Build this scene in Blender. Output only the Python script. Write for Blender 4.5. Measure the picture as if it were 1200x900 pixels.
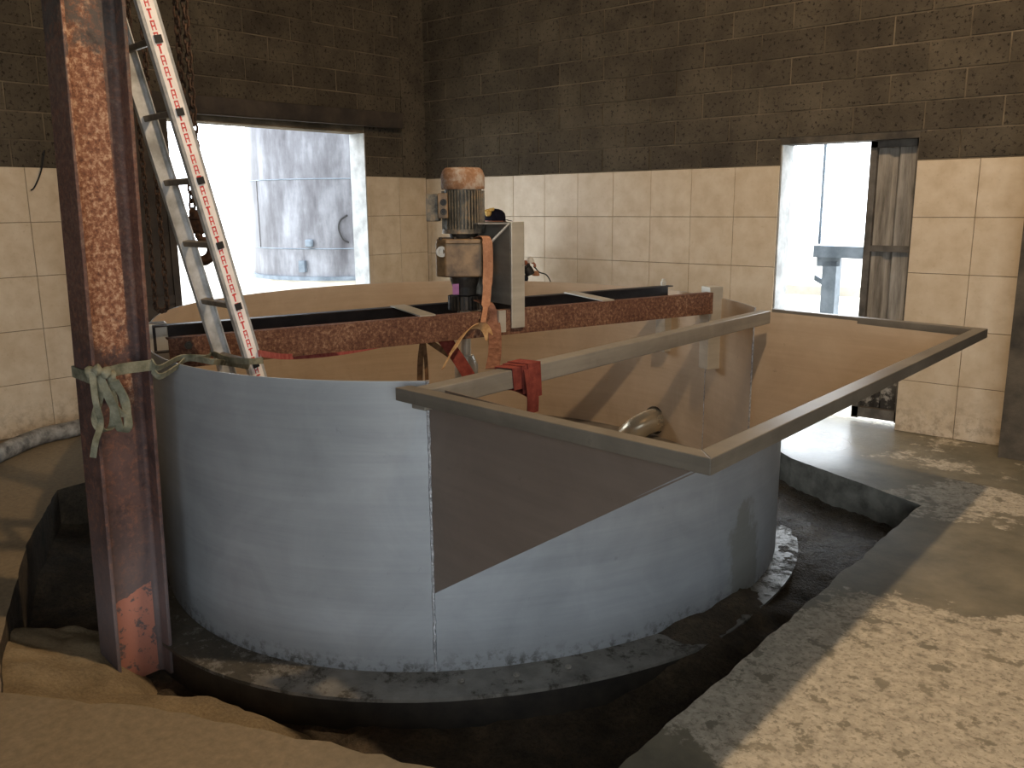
import bpy, bmesh, math, random
from mathutils import Vector, Matrix, noise
random.seed(7)
PI = math.pi
for o in list(bpy.data.objects): bpy.data.objects.remove(o)
scene = bpy.context.scene
COL = scene.collection
# ------------------------------------------------------------------ camera
# world: X along the back (tiled, doored) wall, room at Y<0, left wall at X=0, floor z=0
CAM = Vector((6.959, -6.692, 1.70))
FPX, PITCH, ROLL = 1002.0, 0.2053, -0.0082
RT = Vector((0.7587, 0.6515, 0.0)); FW = Vector((-0.6515, 0.7587, 0.0))
UPV = Vector((0, 0, 1))
c_f = FW * math.cos(PITCH) - UPV * math.sin(PITCH)
c_u = FW * math.sin(PITCH) + UPV * math.cos(PITCH)
c_r = RT * math.cos(ROLL) + c_u * math.sin(ROLL)
c_u2 = c_u * math.cos(ROLL) - RT * math.sin(ROLL)
cd = bpy.data.cameras.new('camera'); cam = bpy.data.objects.new('camera', cd); COL.objects.link(cam)
mm = Matrix((c_r, c_u2, -c_f)).transposed().to_4x4(); mm.translation = CAM
cam.matrix_world = mm
cd.sensor_width = 36.0; cd.lens = FPX / 1200 * 36; cd.clip_start = 0.05
scene.camera = cam
# ------------------------------------------------------------------ light
scene.view_settings.view_transform = 'Standard'; scene.view_settings.look = 'None'
scene.view_settings.exposure = 0.0; scene.view_settings.gamma = 1.0
scene.view_settings.use_curve_mapping = False
SKY = 6.8; LAMP = 480.0
w = bpy.data.worlds.new('world'); scene.world = w; w.use_nodes = True
bg = w.node_tree.nodes['Background']; bg.inputs[0].default_value = (0.86, 0.93, 1.0, 1); bg.inputs[1].default_value = SKY
def portal(name, loc, sx, sy, rot):
    l = bpy.data.lights.new(name, 'AREA'); l.shape = 'RECTANGLE'; l.size = sx; l.size_y = sy; l.cycles.is_portal = True
    o = bpy.data.objects.new(name, l); COL.objects.link(o); o.location = loc; o.rotation_euler = rot
portal('portal_entrance', (9.0, -10.5, 1.9), 2.4, 3.8, (PI/2, 0, 0))
portal('portal_side_entrance', (10.5, -8.7, 1.9), 3.2, 3.8, (PI/2, 0, PI/2))
portal('portal_left_opening', (-0.1, -1.95, 1.2), 2.3, 2.42, (PI/2, 0, -PI/2))
portal('portal_back_door', (4.54, 0.1, 1.08), 1.0, 2.15, (PI/2, 0, PI))
pl = bpy.data.lights.new('ceiling_lamp', 'POINT'); pl.energy = LAMP; pl.color = (1.0, 0.74, 0.48); pl.shadow_soft_size = 0.07
po = bpy.data.objects.new('ceiling_lamp', pl); COL.objects.link(po); po.location = (6.02, -3.6, 4.7)

# ------------------------------------------------------------------ pixel helpers (1200x900 frame)
def ray(x, y):
    a, b = x - 600, y - 450
    return c_f + c_r * (a / FPX) - c_u2 * (b / FPX)
def onz(x, y, z): d = ray(x, y); return CAM + d * ((z - CAM.z) / d.z)
def onx(x, y, X): d = ray(x, y); return CAM + d * ((X - CAM.x) / d.x)
def ony(x, y, Y): d = ray(x, y); return CAM + d * ((Y - CAM.y) / d.y)
def atd(x, y, k):
    d = ray(x, y); return CAM + d * (k / math.hypot(d.x, d.y))

# ------------------------------------------------------------------ materials
def lin(c): return tuple((v/255/12.92 if v/255 <= 0.04045 else ((v/255+0.055)/1.055)**2.4) for v in c) + (1,)
class NT:
    def __init__(s, name):
        s.m = bpy.data.materials.new(name); s.m.use_nodes = True; s.t = s.m.node_tree; s.n = s.t.nodes
        s.b = s.n['Principled BSDF']; s.geo = s.n.new('ShaderNodeNewGeometry')
    def L(s, a, b): s.t.links.new(a, b)
    def noise(s, scale, detail=5, rough=0.6, vec=None, dist=0.0):
        n = s.n.new('ShaderNodeTexNoise'); n.inputs['Scale'].default_value = scale; n.inputs['Detail'].default_value = detail
        n.inputs['Roughness'].default_value = rough; n.inputs['Distortion'].default_value = dist
        s.L(vec or s.geo.outputs['Position'], n.inputs['Vector']); return n.outputs['Fac']
    def ramp(s, fac, stops, interp='LINEAR'):
        r = s.n.new('ShaderNodeValToRGB'); e = r.color_ramp; e.interpolation = interp
        while len(e.elements) < len(stops): e.elements.new(0.5)
        for el, (p, c) in zip(e.elements, stops):
            el.position = p; el.color = c if isinstance(c, tuple) else (c, c, c, 1)
        s.L(fac, r.inputs[0]); return r.outputs[0]
    def mix(s, fac, a, b, mode='MIX'):
        x = s.n.new('ShaderNodeMix'); x.data_type = 'RGBA'; x.blend_type = mode
        for i, v in ((0, fac), (6, a), (7, b)):
            if isinstance(v, (int, float)): x.inputs[i].default_value = v
            elif isinstance(v, tuple): x.inputs[i].default_value = v
            else: s.L(v, x.inputs[i])
        return x.outputs[2]
    def math(s, op, a, b=0.0, c=None):
        x = s.n.new('ShaderNodeMath'); x.operation = op
        for i, v in enumerate((a, b) if c is None else (a, b, c)):
            if isinstance(v, (int, float)): x.inputs[i].default_value = v
            else: s.L(v, x.inputs[i])
        return x.outputs[0]
    def mapped(s, scale, src=None, rot=(0, 0, 0)):
        mp = s.n.new('ShaderNodeMapping'); mp.inputs['Scale'].default_value = scale; mp.inputs['Rotation'].default_value = rot
        s.L(src or s.geo.outputs['Position'], mp.inputs['Vector']); return mp.outputs[0]
    def xyz(s):
        x = s.n.new('ShaderNodeSeparateXYZ'); s.L(s.geo.outputs['Position'], x.inputs[0]); return x.outputs
    def rnd(s):
        x = s.n.new('ShaderNodeObjectInfo'); return x.outputs['Random']
    def bump(s, h, strength=0.3, dist=0.01):
        b = s.n.new('ShaderNodeBump'); b.inputs['Strength'].default_value = strength; b.inputs['Distance'].default_value = dist
        s.L(h, b.inputs['Height']); s.L(b.outputs[0], s.b.inputs['Normal'])
    def out(s, col, rough=0.6, metal=0.0, spec=None):
        for k, v in (('Base Color', col), ('Roughness', rough), ('Metallic', metal)):
            if isinstance(v, (int, float, tuple)): s.b.inputs[k].default_value = v
            else: s.L(v, s.b.inputs[k])
        if spec is not None: s.b.inputs['Specular IOR Level'].default_value = spec
        return s.m
def simple(name, c1, c2, scale=8, rough=0.6, metal=0.0, bump=0.0, bscale=60, lo=0.35, hi=0.65, spec=None, detail=5):
    t = NT(name); n = t.noise(scale, detail)
    col = t.ramp(n, [(lo, lin(c1)), (hi, lin(c2))])
    if bump: t.bump(t.noise(bscale, 4), bump)
    return t.out(col, rough, metal, spec)
M = {}
def mk_block():
    t = NT('sooty_block'); n = t.noise(2.2, 6, 0.65); sp = t.noise(34, 3, 0.7)
    base = t.ramp(n, [(0.3, lin((62, 56, 48))), (0.7, lin((98, 90, 76)))])
    rv = t.mix(t.math('MULTIPLY', t.rnd(), 0.35), base, lin((50, 45, 39)))
    spots = t.ramp(sp, [(0.36, 1.0), (0.44, 0.0)])
    col = t.mix(t.math('MULTIPLY', spots, 0.75), rv, lin((22, 19, 17)))
    wsp = t.ramp(t.noise(55, 2, 0.5), [(0.735, 0.0), (0.76, 1.0)])
    col = t.mix(t.math('MULTIPLY', wsp, 0.5), col, lin((150, 140, 125)))
    t.bump(t.noise(60, 5, 0.7), 0.6, 0.008)
    return t.out(col, 0.93, 0, 0.15)
M['block'] = mk_block()
M['mortar'] = simple('sooty_mortar', (76, 69, 58), (120, 109, 92), 3.0, 0.95, bump=0.5, bscale=70, spec=0.1)
M['grout'] = simple('dark_grout', (60, 50, 40), (84, 70, 55), 6, 0.9)
def mk_tile():
    t = NT('beige_tile'); n = t.noise(7.0, 5, 0.55, dist=0.1); n2 = t.noise(38, 4, 0.7)
    base = t.ramp(n, [(0.25, lin((184, 166, 140))), (0.5, lin((200, 184, 160))), (0.75, lin((212, 199, 178)))])
    v = t.mix(t.math('MULTIPLY', t.rnd(), 0.25), base, lin((178, 156, 124)))
    sp = t.ramp(n2, [(0.3, 1.0), (0.42, 0.0)])
    col = t.mix(t.math('MULTIPLY', sp, 0.22), v, lin((128, 106, 80)))
    # splash dirt on the lowest row
    z = t.xyz()[2]; low = t.math('MULTIPLY', t.ramp(t.math('DIVIDE', z, 0.5), [(0.0, 1.0), (0.7, 0.0)]), t.ramp(t.noise(16, 6, 0.7), [(0.45, 0.0), (0.62, 1.0)]))
    col = t.mix(t.math('MULTIPLY', low, 0.5), col, lin((92, 74, 54)))
    return t.out(col, 0.38, 0, 0.4)
M['tile'] = mk_tile()
def mk_floor():
    t = NT('worn_concrete_floor')
    def blob(cx, cy, r, amp, sy=1.0):
        p = t.xyz(); dx = t.math('SUBTRACT', p[0], cx); dy = t.math('MULTIPLY', t.math('SUBTRACT', p[1], cy), sy)
        d2 = t.math('ADD', t.math('MULTIPLY', dx, dx), t.math('MULTIPLY', dy, dy))
        return t.math('MULTIPLY', t.math('MAXIMUM', t.math('SUBTRACT', 1.0, t.math('DIVIDE', d2, r*r)), 0.0), amp)
    big = t.noise(1.3, 7, 0.62, dist=0.8); fine = t.noise(11, 6, 0.7)
    m = t.math('ADD', t.math('MULTIPLY', big, 0.9), t.math('MULTIPLY', fine, 0.75))
    for a in ((6.55, -4.0, 1.35, 0.42), (6.9, -2.05, 0.6, 0.40), (5.95, -1.25, 0.45, 0.30, 1.6), (5.3, -0.75, 0.55, 0.22, 2.0), (7.9, -5.2, 1.5, 0.35)):
        m = t.math('ADD', m, blob(*a))
    for a in ((6.1, -2.35, 0.62, -0.5), (5.75, -4.85, 0.5, -0.55), (4.6, -0.9, 1.0, -0.35), (3.6, -6.2, 2.3, -0.6), (1.2, -5.6, 2.2, -0.5)):
        m = t.math('ADD', m, blob(*a))
    dry = t.ramp(m, [(0.86, 0.0), (0.92, 1.0)])
    spots = t.ramp(t.noise(8.5, 6, 0.65), [(0.565, 0.0), (0.60, 1.0)])
    spots2 = t.ramp(t.noise(46, 5, 0.68), [(0.52, 0.0), (0.60, 1.0)])
    hole = t.math('MAXIMUM', spots, t.math('MULTIPLY', spots2, 0.75))
    dry = t.math('MULTIPLY', dry, t.math('SUBTRACT', 1.0, t.math('MULTIPLY', hole, 0.85)))
    wetc = t.ramp(t.noise(4, 6, 0.65), [(0.3, lin((92, 88, 74))), (0.7, lin((128, 121, 102)))])
    dryc = t.ramp(t.noise(18, 6, 0.7), [(0.3, lin((146, 138, 122))), (0.65, lin((192, 183, 164)))])
    col = t.mix(dry, wetc, dryc)
    # sandy dust on the left / front slabs
    p = t.xyz(); sandm = t.math('ADD', blob(3.3, -6.3, 2.6, 1.0), blob(0.6, -5.0, 2.4, 1.0))
    sandm = t.math('MINIMUM', t.math('MULTIPLY', sandm, 1.5), 0.85)
    col = t.mix(sandm, col, t.ramp(t.noise(30, 5, 0.7), [(0.3, lin((112, 96, 72))), (0.7, lin((142, 124, 96)))]))
    wet = blob(4.5, -0.7, 1.1, 1.0, 1.3)
    r = t.math('SUBTRACT', t.math('ADD', 0.62, t.math('MULTIPLY', dry, 0.25)), t.math('MULTIPLY', wet, 0.42))
    t.bump(t.noise(45, 6, 0.7), 0.25, 0.01)
    return t.out(col, r, 0, 0.4)
M['floor'] = mk_floor()
def mk_soil():
    t = NT('wet_dark_soil'); n = t.noise(6, 6, 0.7); g = t.noise(55, 4, 0.7)
    col = t.ramp(n, [(0.3, lin((56, 49, 40))), (0.55, lin((84, 73, 58))), (0.75, lin((112, 97, 76)))])
    col = t.mix(t.math('MULTIPLY', t.ramp(g, [(0.5, 0.0), (0.6, 1.0)]), 0.35), col, lin((30, 27, 23)))
    p = t.xyz()
    wetx = t.ramp(t.math('MULTIPLY', t.math('ADD', p[1], 3.2), 0.6), [(0.0, 0.0), (1.0, 1.0)])
    r = t.math('SUBTRACT', 0.9, t.math('MULTIPLY', wetx, t.math('MULTIPLY', t.ramp(g, [(0.4, 1.0), (0.7, 0.55)]), 0.72)))
    t.bump(g, 0.9, 0.02)
    return t.out(col, r, 0, 0.35)
M['soil'] = mk_soil()
def mk_sand():
    t = NT('tan_sand'); n = t.noise(70, 5, 0.8); b = t.noise(4, 4)
    col = t.mix(0.5, t.ramp(n, [(0.3, lin((104, 90, 68))), (0.7, lin((188, 168, 134)))]), t.ramp(b, [(0.35, lin((112, 97, 73))), (0.65, lin((164, 145, 113)))]))
    t.bump(n, 0.8, 0.015); return t.out(col, 0.95, 0, 0.2)
M['sand'] = mk_sand()
def mk_sheet(name, c1, c2, rough, metal, streak=True, mud=False):
    t = NT(name); s1 = t.noise(1.0, 8, 0.7, t.mapped((0.7, 0.7, 16.0))); b = t.noise(3.0, 6, 0.62, dist=0.8); f = t.noise(16, 5, 0.7)
    f1 = t.math('ADD', t.math('MULTIPLY', s1, 0.45), t.math('MULTIPLY', b, 0.55))
    col = t.ramp(f1, [(0.35, lin(c1)), (0.65, lin(c2))])
    scr = t.ramp(f, [(0.66, 0.0), (0.74, 1.0)]); col = t.mix(t.math('MULTIPLY', scr, 0.3), col, lin(tuple(int(v*0.55) for v in c1)))
    z = t.xyz()[2]
    if mud:
        lo = t.ramp(t.math('ADD', t.math('MULTIPLY', t.math('ADD', z, 0.2), 1.6), t.math('MULTIPLY', b, 0.35)), [(0.16, 1.0), (0.30, 0.0)])
        sp = t.ramp(t.noise(26, 5, 0.7), [(0.48, 0.0), (0.6, 1.0)])
        col = t.mix(t.math('MULTIPLY', t.math('MULTIPLY', lo, sp), 0.8), col, lin((58, 53, 43)))
        pp = t.xyz(); wob = t.math('MULTIPLY', t.math('SUBTRACT', t.noise(4.5, 6, 0.65), 0.5), 3.2)
        for (sy_, zt_, wd_) in ((-2.95, 0.27, 0.17),):      # olive splash marks low on the shell
            dy = t.math('DIVIDE', t.math('SUBTRACT', pp[1], sy_), wd_); dz = t.math('MULTIPLY', t.math('MAXIMUM', t.math('SUBTRACT', pp[2], zt_-0.25), 0.0), 4.0)
            e_ = t.math('SUBTRACT', 1.0, t.math('ADD', t.math('ADD', t.math('MULTIPLY', dy, dy), t.math('MULTIPLY', dz, dz)), wob))
            st = t.math('MULTIPLY', t.ramp(e_, [(0.0, 0.0), (0.35, 1.0)]), t.math('GREATER_THAN', pp[0], 4.8))
            col = t.mix(t.math('MULTIPLY', st, 0.5), col, lin((104, 101, 82)))
    r = t.math('ADD', t.math('MULTIPLY', b, 0.12), rough - 0.06)
    t.bump(t.math('ADD', b, t.math('MULTIPLY', f, 0.15)), 0.03, 0.02)
    return t.out(col, r, metal)
M['sheet'] = mk_sheet('stainless_sheet', (139, 143, 146), (161, 165, 168), 0.48, 0.25, mud=True)
M['panel'] = mk_sheet('brown_tinted_sheet', (112, 101, 92), (128, 116, 106), 0.45, 0.25)  # brownish mill finish with a dull brown reflection mixed into the colour
M['rail'] = mk_sheet('steel_rail', (104, 99, 91), (142, 136, 124), 0.42, 0.5)
M['inner'] = mk_sheet('tan_inside_sheet', (182, 160, 134), (204, 184, 158), 0.42, 0.2)  # warmer, paler tan than the outer sheet
M['bright'] = mk_sheet('bright_steel', (172, 167, 154), (204, 199, 186), 0.34, 0.45)
M['pipe'] = mk_sheet('polished_pipe', (206, 196, 172), (226, 216, 192), 0.26, 0.6)
M['weld'] = simple('weld_bead', (150, 152, 156), (215, 217, 220), 60, 0.35, 0.8, bump=0.8, bscale=120)
def mk_flange():
    t = NT('muddy_flange'); n = t.noise(5, 7, 0.7, dist=0.3); f = t.noise(30, 6, 0.7)
    base = t.ramp(t.noise(9, 5, 0.6), [(0.3, lin((104, 101, 94))), (0.7, lin((142, 139, 131)))])
    p = t.xyz(); left = t.ramp(t.math('MULTIPLY', t.math('SUBTRACT', 4.6, p[0]), 1.0), [(0.0, 0.0), (1.0, 0.16)])
    right = t.ramp(t.math('SUBTRACT', p[0], 4.75), [(0.0, 0.0), (0.5, 0.05)])
    m = t.ramp(t.math('ADD', t.math('ADD', t.math('MULTIPLY', n, 0.65), t.math('MULTIPLY', f, 0.35)), t.math('ADD', left, right)), [(0.545, 0.0), (0.62, 1.0)])
    col = t.mix(t.math('MULTIPLY', m, 0.9), base, t.ramp(f, [(0.3, lin((44, 41, 34))), (0.7, lin((74, 69, 57)))]))
    t.bump(t.math('ADD', m, f), 0.5, 0.006)
    return t.out(col, t.math('ADD', 0.38, t.math('MULTIPLY', m, 0.3)), 0.15)
M['flange'] = mk_flange()
M['skirt'] = simple('dark_skirt', (34, 31, 27), (58, 52, 44), 7, 0.6, 0.1)
def mk_rust(name, stops, scale, bump=0.5, paint=None):
    t = NT(name); n = t.noise(scale, 8, 0.72, dist=0.15)
    big = t.noise(2.2, 4, 0.6)
    f = t.math('ADD', t.math('MULTIPLY', n, 0.75), t.math('MULTIPLY', big, 0.25))
    col = t.ramp(f, [(p, lin(c)) for p, c in stops])
    t.bump(n, bump, 0.01); return t.out(col, 0.82, 0.05, 0.25)
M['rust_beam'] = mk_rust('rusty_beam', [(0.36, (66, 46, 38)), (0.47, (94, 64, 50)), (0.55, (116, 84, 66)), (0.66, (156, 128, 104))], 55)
M['shaded_steel'] = simple('shaded_beam_steel', (24, 20, 20), (46, 38, 36), 10, 0.5, 0.3)  # near-black colour carries the shade on the rear beam's inner side
def mk_column():
    t = NT('rusted_column_paint'); p = t.xyz(); z = p[2]
    n = t.noise(48, 8, 0.72); big = t.noise(2.0, 5, 0.6, t.mapped((1.5, 1.5, 0.8)))
    paint = t.mix(t.ramp(t.math('MULTIPLY', z, 0.4), [(0.75, 0.0), (0.95, 0.7)]), t.ramp(t.noise(5, 6, 0.65), [(0.3, lin((66, 50, 48))), (0.7, lin((96, 74, 69)))]), lin((84, 80, 76)))
    rust = t.ramp(n, [(0.36, lin((88, 54, 40))), (0.5, lin((136, 92, 68))), (0.64, lin((192, 160, 132)))])
    zz = t.math('ADD', t.math('SUBTRACT', 1.0, t.math('ABSOLUTE', t.math('DIVIDE', t.math('SUBTRACT', z, 1.72), 0.78))), t.math('MULTIPLY', t.math('SUBTRACT', t.noise(3.2, 5, 0.6), 0.5), 1.8))
    rm = t.ramp(t.math('ADD', zz, t.math('MULTIPLY', t.math('SUBTRACT', t.noise(9, 6, 0.7), 0.5), 1.6)), [(0.1, 0.0), (0.35, 1.0)])
    xin = t.ramp(p[0], [(0.0, 1.0), (1.0, 1.0)])
    inner = t.math('LESS_THAN', t.math('ABSOLUTE', t.math('SUBTRACT', p[1], -5.15)), 0.085)
    rm = t.math('MULTIPLY', rm, t.math('ADD', t.math('MULTIPLY', inner, 0.75), 0.2))
    paint = t.mix(t.math('MULTIPLY', t.ramp(t.noise(36, 7, 0.75), [(0.5, 0.0), (0.62, 1.0)]), 0.55), paint, lin((128, 86, 66)))
    paint = t.mix(t.math('MULTIPLY', t.ramp(t.noise(14, 6, 0.7), [(0.52, 0.0), (0.66, 1.0)]), 0.6), paint, lin((44, 34, 32)))
    col = t.mix(rm, paint, rust)
    gry = t.ramp(t.math('ADD', t.math('SUBTRACT', 0.42, z), t.math('MULTIPLY', big, 0.25)), [(0.1, 0.0), (0.5, 1.0)])
    col = t.mix(t.math('MULTIPLY', gry, 0.55), col, lin((112, 104, 104)))
    red = t.ramp(t.math('ADD', t.math('SUBTRACT', t.math('MULTIPLY', p[1], 0.35), z), t.math('MULTIPLY', t.noise(9, 4), 0.12)), [(0.0, 0.0), (1.0, 1.0)])
    lim = t.math('LESS_THAN', t.math('ADD', t.math('SUBTRACT', z, t.math('MULTIPLY', t.math('ADD', p[1], 5.15), 0.35)), t.math('MULTIPLY', t.noise(12, 4), 0.06)), 0.10)
    chips = t.ramp(t.noise(20, 5, 0.7), [(0.40, 0.0), (0.46, 1.0)])
    rmask = t.math('MULTIPLY', t.math('MULTIPLY', lim, inner), chips)
    col = t.mix(rmask, col, lin((172, 116, 98)))
    t.bump(n, 0.35, 0.01); return t.out(col, 0.62, 0.05, 0.35)
M['column'] = mk_column()
M['alu'] = simple('aluminium', (170, 172, 172), (206, 208, 208), 18, 0.38, 0.6)
M['alu_dirty'] = simple('dirty_aluminium', (150, 150, 146), (206, 208, 208), 9, 0.5, 0.4)
M['rung'] = simple('rung_metal', (92, 84, 74), (126, 116, 102), 16, 0.5, 0.5)
M['black'] = simple('black_plastic', (20, 19, 19), (32, 30, 30), 20, 0.6)
M['sticker_white'] = simple('white_sticker', (222, 214, 206), (236, 230, 224), 12, 0.5)
M['sticker_red'] = simple('red_print', (196, 60, 56), (214, 84, 78), 30, 0.5)
M['chain_rust'] = simple('rusty_chain', (40, 30, 24), (84, 62, 46), 40, 0.75, 0.3)
M['hook'] = simple('hook_steel', (40, 30, 26), (92, 66, 48), 30, 0.6, 0.4)
def mk_motor():
    t = NT('grimy_motor'); n = t.noise(14, 7, 0.7)
    col = t.ramp(n, [(0.36, lin((72, 69, 62))), (0.52, lin((112, 106, 94))), (0.66, lin((150, 128, 100)))])
    t.bump(n, 0.3, 0.006); return t.out(col, 0.6, 0.35)
M['motor'] = mk_motor()
M['fan_cover'] = mk_rust('orange_rust_cover', [(0.36, (100, 74, 56)), (0.48, (142, 108, 82)), (0.56, (164, 150, 136)), (0.7, (190, 186, 180))], 9, 0.3)
M['gearbox'] = simple('oily_gearbox', (82, 66, 48), (140, 114, 82), 10, 0.5, 0.2)
M['dark_iron'] = simple('dark_iron', (40, 37, 33), (72, 64, 55), 22, 0.55, 0.3)
M['pink'] = simple('pink_tape', (190, 110, 160), (214, 140, 184), 20, 0.6)
M['bracket'] = mk_sheet('bracket_steel', (124, 120, 113), (162, 157, 146), 0.4, 0.4)
def cloth(name, c1, c2, sc=30): return simple(name, c1, c2, sc, 0.92, bump=0.5, bscale=220, spec=0.1)
M['orange_strap'] = cloth('orange_strap', (158, 114, 88), (184, 138, 108))
M['red_strap'] = cloth('red_strap', (106, 50, 44), (134, 68, 58))
M['pinkred'] = cloth('faded_red_strap', (150, 76, 74), (178, 104, 98))
M['brown_strap'] = cloth('brown_strap', (104, 72, 58), (142, 104, 86))
M['tan_strap'] = cloth('tan_strap', (168, 132, 92), (204, 170, 126))
M['dark_strap'] = cloth('dark_strap', (84, 62, 44), (118, 90, 64))
M['maroon_strap'] = cloth('maroon_strap', (88, 34, 36), (120, 50, 48))
M['olive_strap'] = cloth('olive_strap', (92, 92, 76), (142, 140, 120), 14)
M['hose'] = simple('grey_hose', (70, 68, 64), (158, 156, 150), 12, 0.7, bump=0.4, bscale=30)
M['concrete'] = simple('plain_concrete', (150, 152, 152), (192, 194, 194), 6, 0.85, bump=0.3)
M['dark_concrete'] = simple('dark_concrete', (52, 48, 42), (92, 84, 72), 5, 0.9, bump=0.4)
M['kerb'] = simple('pit_kerb', (92, 90, 82), (138, 136, 126), 8, 0.8, bump=0.4)
M['door_dark'] = simple('dark_door', (42, 36, 31), (66, 57, 48), 5, 0.8)
def mk_corr():
    t = NT('weathered_corrugated'); n = t.noise(2.0, 6, 0.65, t.mapped((9, 9, 0.9)))
    col = t.ramp(n, [(0.3, lin((84, 78, 70))), (0.55, lin((150, 144, 134))), (0.75, lin((176, 172, 164)))])
    z = t.xyz()[2]; lo = t.math('MULTIPLY', t.ramp(t.math('DIVIDE', z, 0.7), [(0.3, 1.0), (1.0, 0.0)]), t.ramp(t.noise(9, 5, 0.7), [(0.42, 0.0), (0.5, 1.0)]))
    col = t.mix(lo, col, lin((44, 40, 34))); return t.out(col, 0.7, 0.15)
M['corr'] = mk_corr()
M['door_frame'] = simple('grey_door_frame', (70, 66, 60), (104, 98, 90), 8, 0.7, 0.1)
M['plaster'] = simple('dark_plaster', (74, 66, 56), (112, 100, 84), 2, 0.92)
def mk_silo():
    t = NT('streaked_silo'); n = t.noise(1.4, 7, 0.62, t.mapped((2.6, 2.6, 0.6))); b = t.noise(1.0, 6, 0.65)
    f = t.math('ADD', t.math('MULTIPLY', n, 0.6), t.math('MULTIPLY', b, 0.4))
    col = t.ramp(f, [(0.36, lin((66, 64, 68))), (0.5, lin((98, 98, 103))), (0.64, lin((134, 136, 142)))])
    return t.out(col, 0.45, 0.3)
M['silo'] = mk_silo()
M['ground'] = simple('pale_ground', (168, 162, 150), (204, 198, 186), 2, 0.9)
M['galv'] = simple('galvanised', (88, 98, 108), (120, 130, 140), 5, 0.5, 0.4)
M['navy'] = cloth('navy_cloth', (18, 18, 30), (30, 30, 46))
M['work'] = cloth('workwear', (44, 48, 58), (62, 66, 78))
M['skin'] = simple('skin', (150, 92, 66), (168, 108, 80), 12, 0.55)
M['yellow'] = simple('yellow_plastic', (196, 160, 82), (210, 178, 100), 20, 0.5)
M['white'] = simple('white_plastic', (214, 212, 206), (228, 226, 220), 20, 0.5)
M['tank_floor'] = simple('tank_floor', (110, 104, 96), (140, 134, 124), 6, 0.5, 0.3)

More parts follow.
